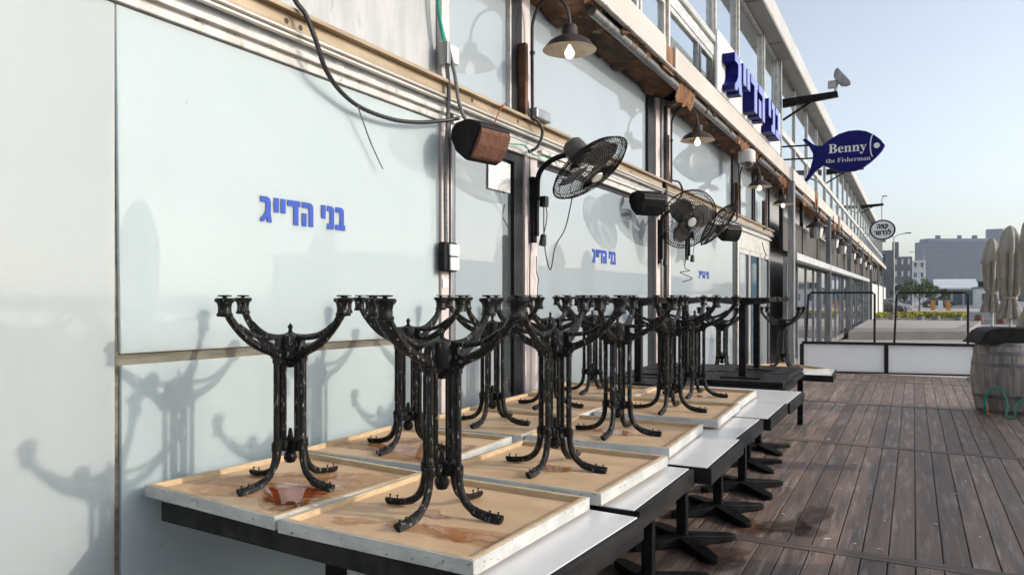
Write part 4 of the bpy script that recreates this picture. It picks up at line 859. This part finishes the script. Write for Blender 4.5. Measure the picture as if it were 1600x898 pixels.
def leaves(b, r, c, rad, n, s):
    for _ in range(n):
        while True:
            p = Vector((r.uniform(-1,1), r.uniform(-1,1), r.uniform(-1,1)))
            if p.length < 1: break
        p = Vector(c) + Vector((p.x*rad[0], p.y*rad[1], p.z*rad[2]))
        q = Vector((r.uniform(-1,1), r.uniform(-1,1), r.uniform(-1,1))).normalized(); u = q.orthogonal().normalized(); v = q.cross(u)
        k = s*r.uniform(.6,1.3); b.add([p-u*k, p+v*k*.5, p+u*k, p-v*k*.5], [(0,1,2,3)])
def tree(x, y, h, w_, lab, seed):
    r = random.Random(seed); t = thing('street_tree', lab, 'tree', (x,y,-.2), 0, 'small street trees beyond the road')
    b = MB().tube([(0,0,0),(.03,0,h*.3),(0,.03,h*.6)], [.09,.07,.04], 7)
    for k in range(4): a = k*1.6+r.uniform(0,1); b.tube([(.02,0,h*.32),(w_*.3*math.cos(a),w_*.3*math.sin(a),h*.55),(w_*.4*math.cos(a),w_*.4*math.sin(a),h*.75)], [.05,.03,.015], 5)
    b.build('trunk', WOODOLD, t)
    b = MB()
    for k in range(16):
        c = (r.gauss(0,w_*.3), r.gauss(0,w_*.3), h*r.uniform(.48,.93)); q = w_*r.uniform(.14,.26)
        leaves(b, r, c, (q,q,q*.75), 70, .11)
    b.build('crown', LEAF, t)
tree(-.75,84.5,3.3,1.8,'bushy green street tree beside the grey block',3); tree(.55,88,3.6,1.7,'taller green street tree behind the black handrail',4); tree(1.9,100,3.2,1.6,'darker street tree in front of the pale pavilion',5); tree(3.6,115,2.6,1.2,'small slim tree before the blue glazing',6)
b = MB(); r = random.Random(5)
for k in range(60):
    u = k/59; leaves(b, r, (-2.4+u*5.6, 57.5+u*5+r.uniform(-.8,.8), .10), (.4,.5,.24), 70, .09)
tag(b.build('flower_bed', FLOWER), 'yellow green flower bed along the road', 'flower bed', kind='stuff')
b = MB(); b.box(-6,7,56.6,57,-.2,-.02); tag(b.build('kerb', CONC), kind='structure')
r = random.Random(9); b = MB()
for k in range(500): leaves(b, r, (r.uniform(-5,160), r.uniform(700,760), r.uniform(-1,11)), (5,5,3.2), 16, 2.2)
tag(b.build('treeline', LEAF), 'dark line of trees at the foot of the hotel', 'trees', kind='stuff')
def pot(x, y, rad, h, lab, mt, grp='stone planters along the road'):
    t = thing('street_planter', lab, 'planter', (x,y,-.2), 0, grp)
    MB().lathe([(0,0),(rad*.85,0),(rad,h*.3),(rad,h),(rad*.85,h),(rad*.8,h-.06),(0,h-.06)], 16).build('bowl', mt, t, smooth=True)
    q = MB(); leaves(q, random.Random(int(x*10)), (0,0,h), (rad*.7,rad*.7,.08), 40, .06); q.build('plant', LEAF, t)
pot(-1.05,47.6,.22,.62,'tall round stone planter at the end of the flower bed',CONC)
for i, (x, y) in enumerate(((.35,50.9),(1.2,51.3),(2.35,51.9))): pot(x,y,.22,.45,['low round planter, first of three on the kerb','low round planter, middle of three on the kerb','low round planter on the kerb by the handrail post'][i],GREYB)
pot(3.45,52.6,.24,.5,'reddish barrel planter standing on the road edge', mat('red_tub', (.25,.10,.08), (.18,.07,.06), 5, .7))
pot(4.6,53.4,.24,.5,'reddish barrel planter behind the parasol pole', bpy.data.materials['red_tub'])
def car(x, y, rz, lab, paint):
    t = thing('parked_car', lab, 'car', (x,y,-.19), rz)
    prof = [(-2.05,.30),(-2.08,.62),(-1.95,.82),(-1.35,.90),(-.85,1.32),(.55,1.36),(1.15,.93),(1.9,.78),(2.08,.58),(2.08,.30)]
    Y = Matrix(((1,0,0,0),(0,0,1,-.82),(0,1,0,0),(0,0,0,1)))
    MB().prism(prof, 1.64, Y).build('body', paint, t, bevel=.06, seg=3)
    MB().prism([(-1.22,.93),(-.80,1.27),(.50,1.30),(1.0,.95)], 1.66, Matrix(((1,0,0,0),(0,0,1,-.83),(0,1,0,0),(0,0,0,1)))).build('window', DARKGLASS, t)
    for a in (-1.3,1.3):
        for s in (-.76,.76):
            w_ = MB().lathe([(0,-.1),(.3,-.1),(.32,-.06),(.32,.06),(.3,.1),(0,.1)], 18, (a,s,.32), Matrix.Rotation(R(90),4,'X')).build('wheel', CABLE, t, smooth=True)
            MB().lathe([(0,.105),(.19,.103),(.19,-.103),(0,-.105)], 14, (a,s,.32), Matrix.Rotation(R(90),4,'X')).build('rim', ALU, w_)
    for s in (-.6,.6): MB().box(2.05,2.10,s-.16,s+.16,.55,.68).build('headlight', WHITE, t, bevel=.02)
PB = mat('car_black', (.012,.013,.016), rough=.25, coat=1); PV = mat('car_blue', (.03,.03,.07), rough=.25, coat=1); PW = mat('car_white', (.6,.62,.63), rough=.25, coat=1)
car(-2.9,72,R(25),'black car parked behind the flower bed',PB); car(-2.2,80,R(5),'white car parked behind the black car',PW); car(2.9,118,R(15),'dark blue car parked past the street trees',PV)
t = thing('road_barrier', 'orange and white traffic barrier across the far street', 'barrier', (2.4,98,-.2))
for i in range(3): MB().box(1.75+i*.75,2.2+i*.75,97.9,98.1,-.2,.9).build('board', mat('orange_board', (.6,.25,.03)) if i == 0 else (WHITE if i == 1 else bpy.data.materials['orange_board']), t, world=True)
# quayside shed facing the restaurant: outside the frame, seen only as a reflection
t = thing('quay_shed', 'low pale shed far along the quay opposite the restaurant', 'building', (46,100,-.2))
MB().box(44,56,60,190,-.2,5.6).build('wall', mat('shed_wall', (.60,.61,.62), (.5,.51,.52), .2, .8), t, world=True)
MB().box(43.6,56.4,59.6,190.4,5.6,5.9).build('roof', SHEETR, t, world=True)

# ------------------------------------------------------------------ air
hz = MB().box(-400,400,-150,1150,-2,95).build('haze', None)
hm = bpy.data.materials.new('haze_air'); hm.use_nodes = True; ht = hm.node_tree
for n in list(ht.nodes):
    if n.type != 'OUTPUT_MATERIAL': ht.nodes.remove(n)
pv = ht.nodes.new('ShaderNodeVolumePrincipled'); pv.inputs['Color'].default_value = (.93,.97,1,1); pv.inputs['Density'].default_value = .00022; pv.inputs['Anisotropy'].default_value = .2
ht.links.new(pv.outputs[0], [n for n in ht.nodes if n.type == 'OUTPUT_MATERIAL'][0].inputs['Volume'])
hz.data.materials.append(hm); tag(hz, 'pale morning haze over the harbour', 'haze', kind='stuff')
bpy.context.view_layer.update()
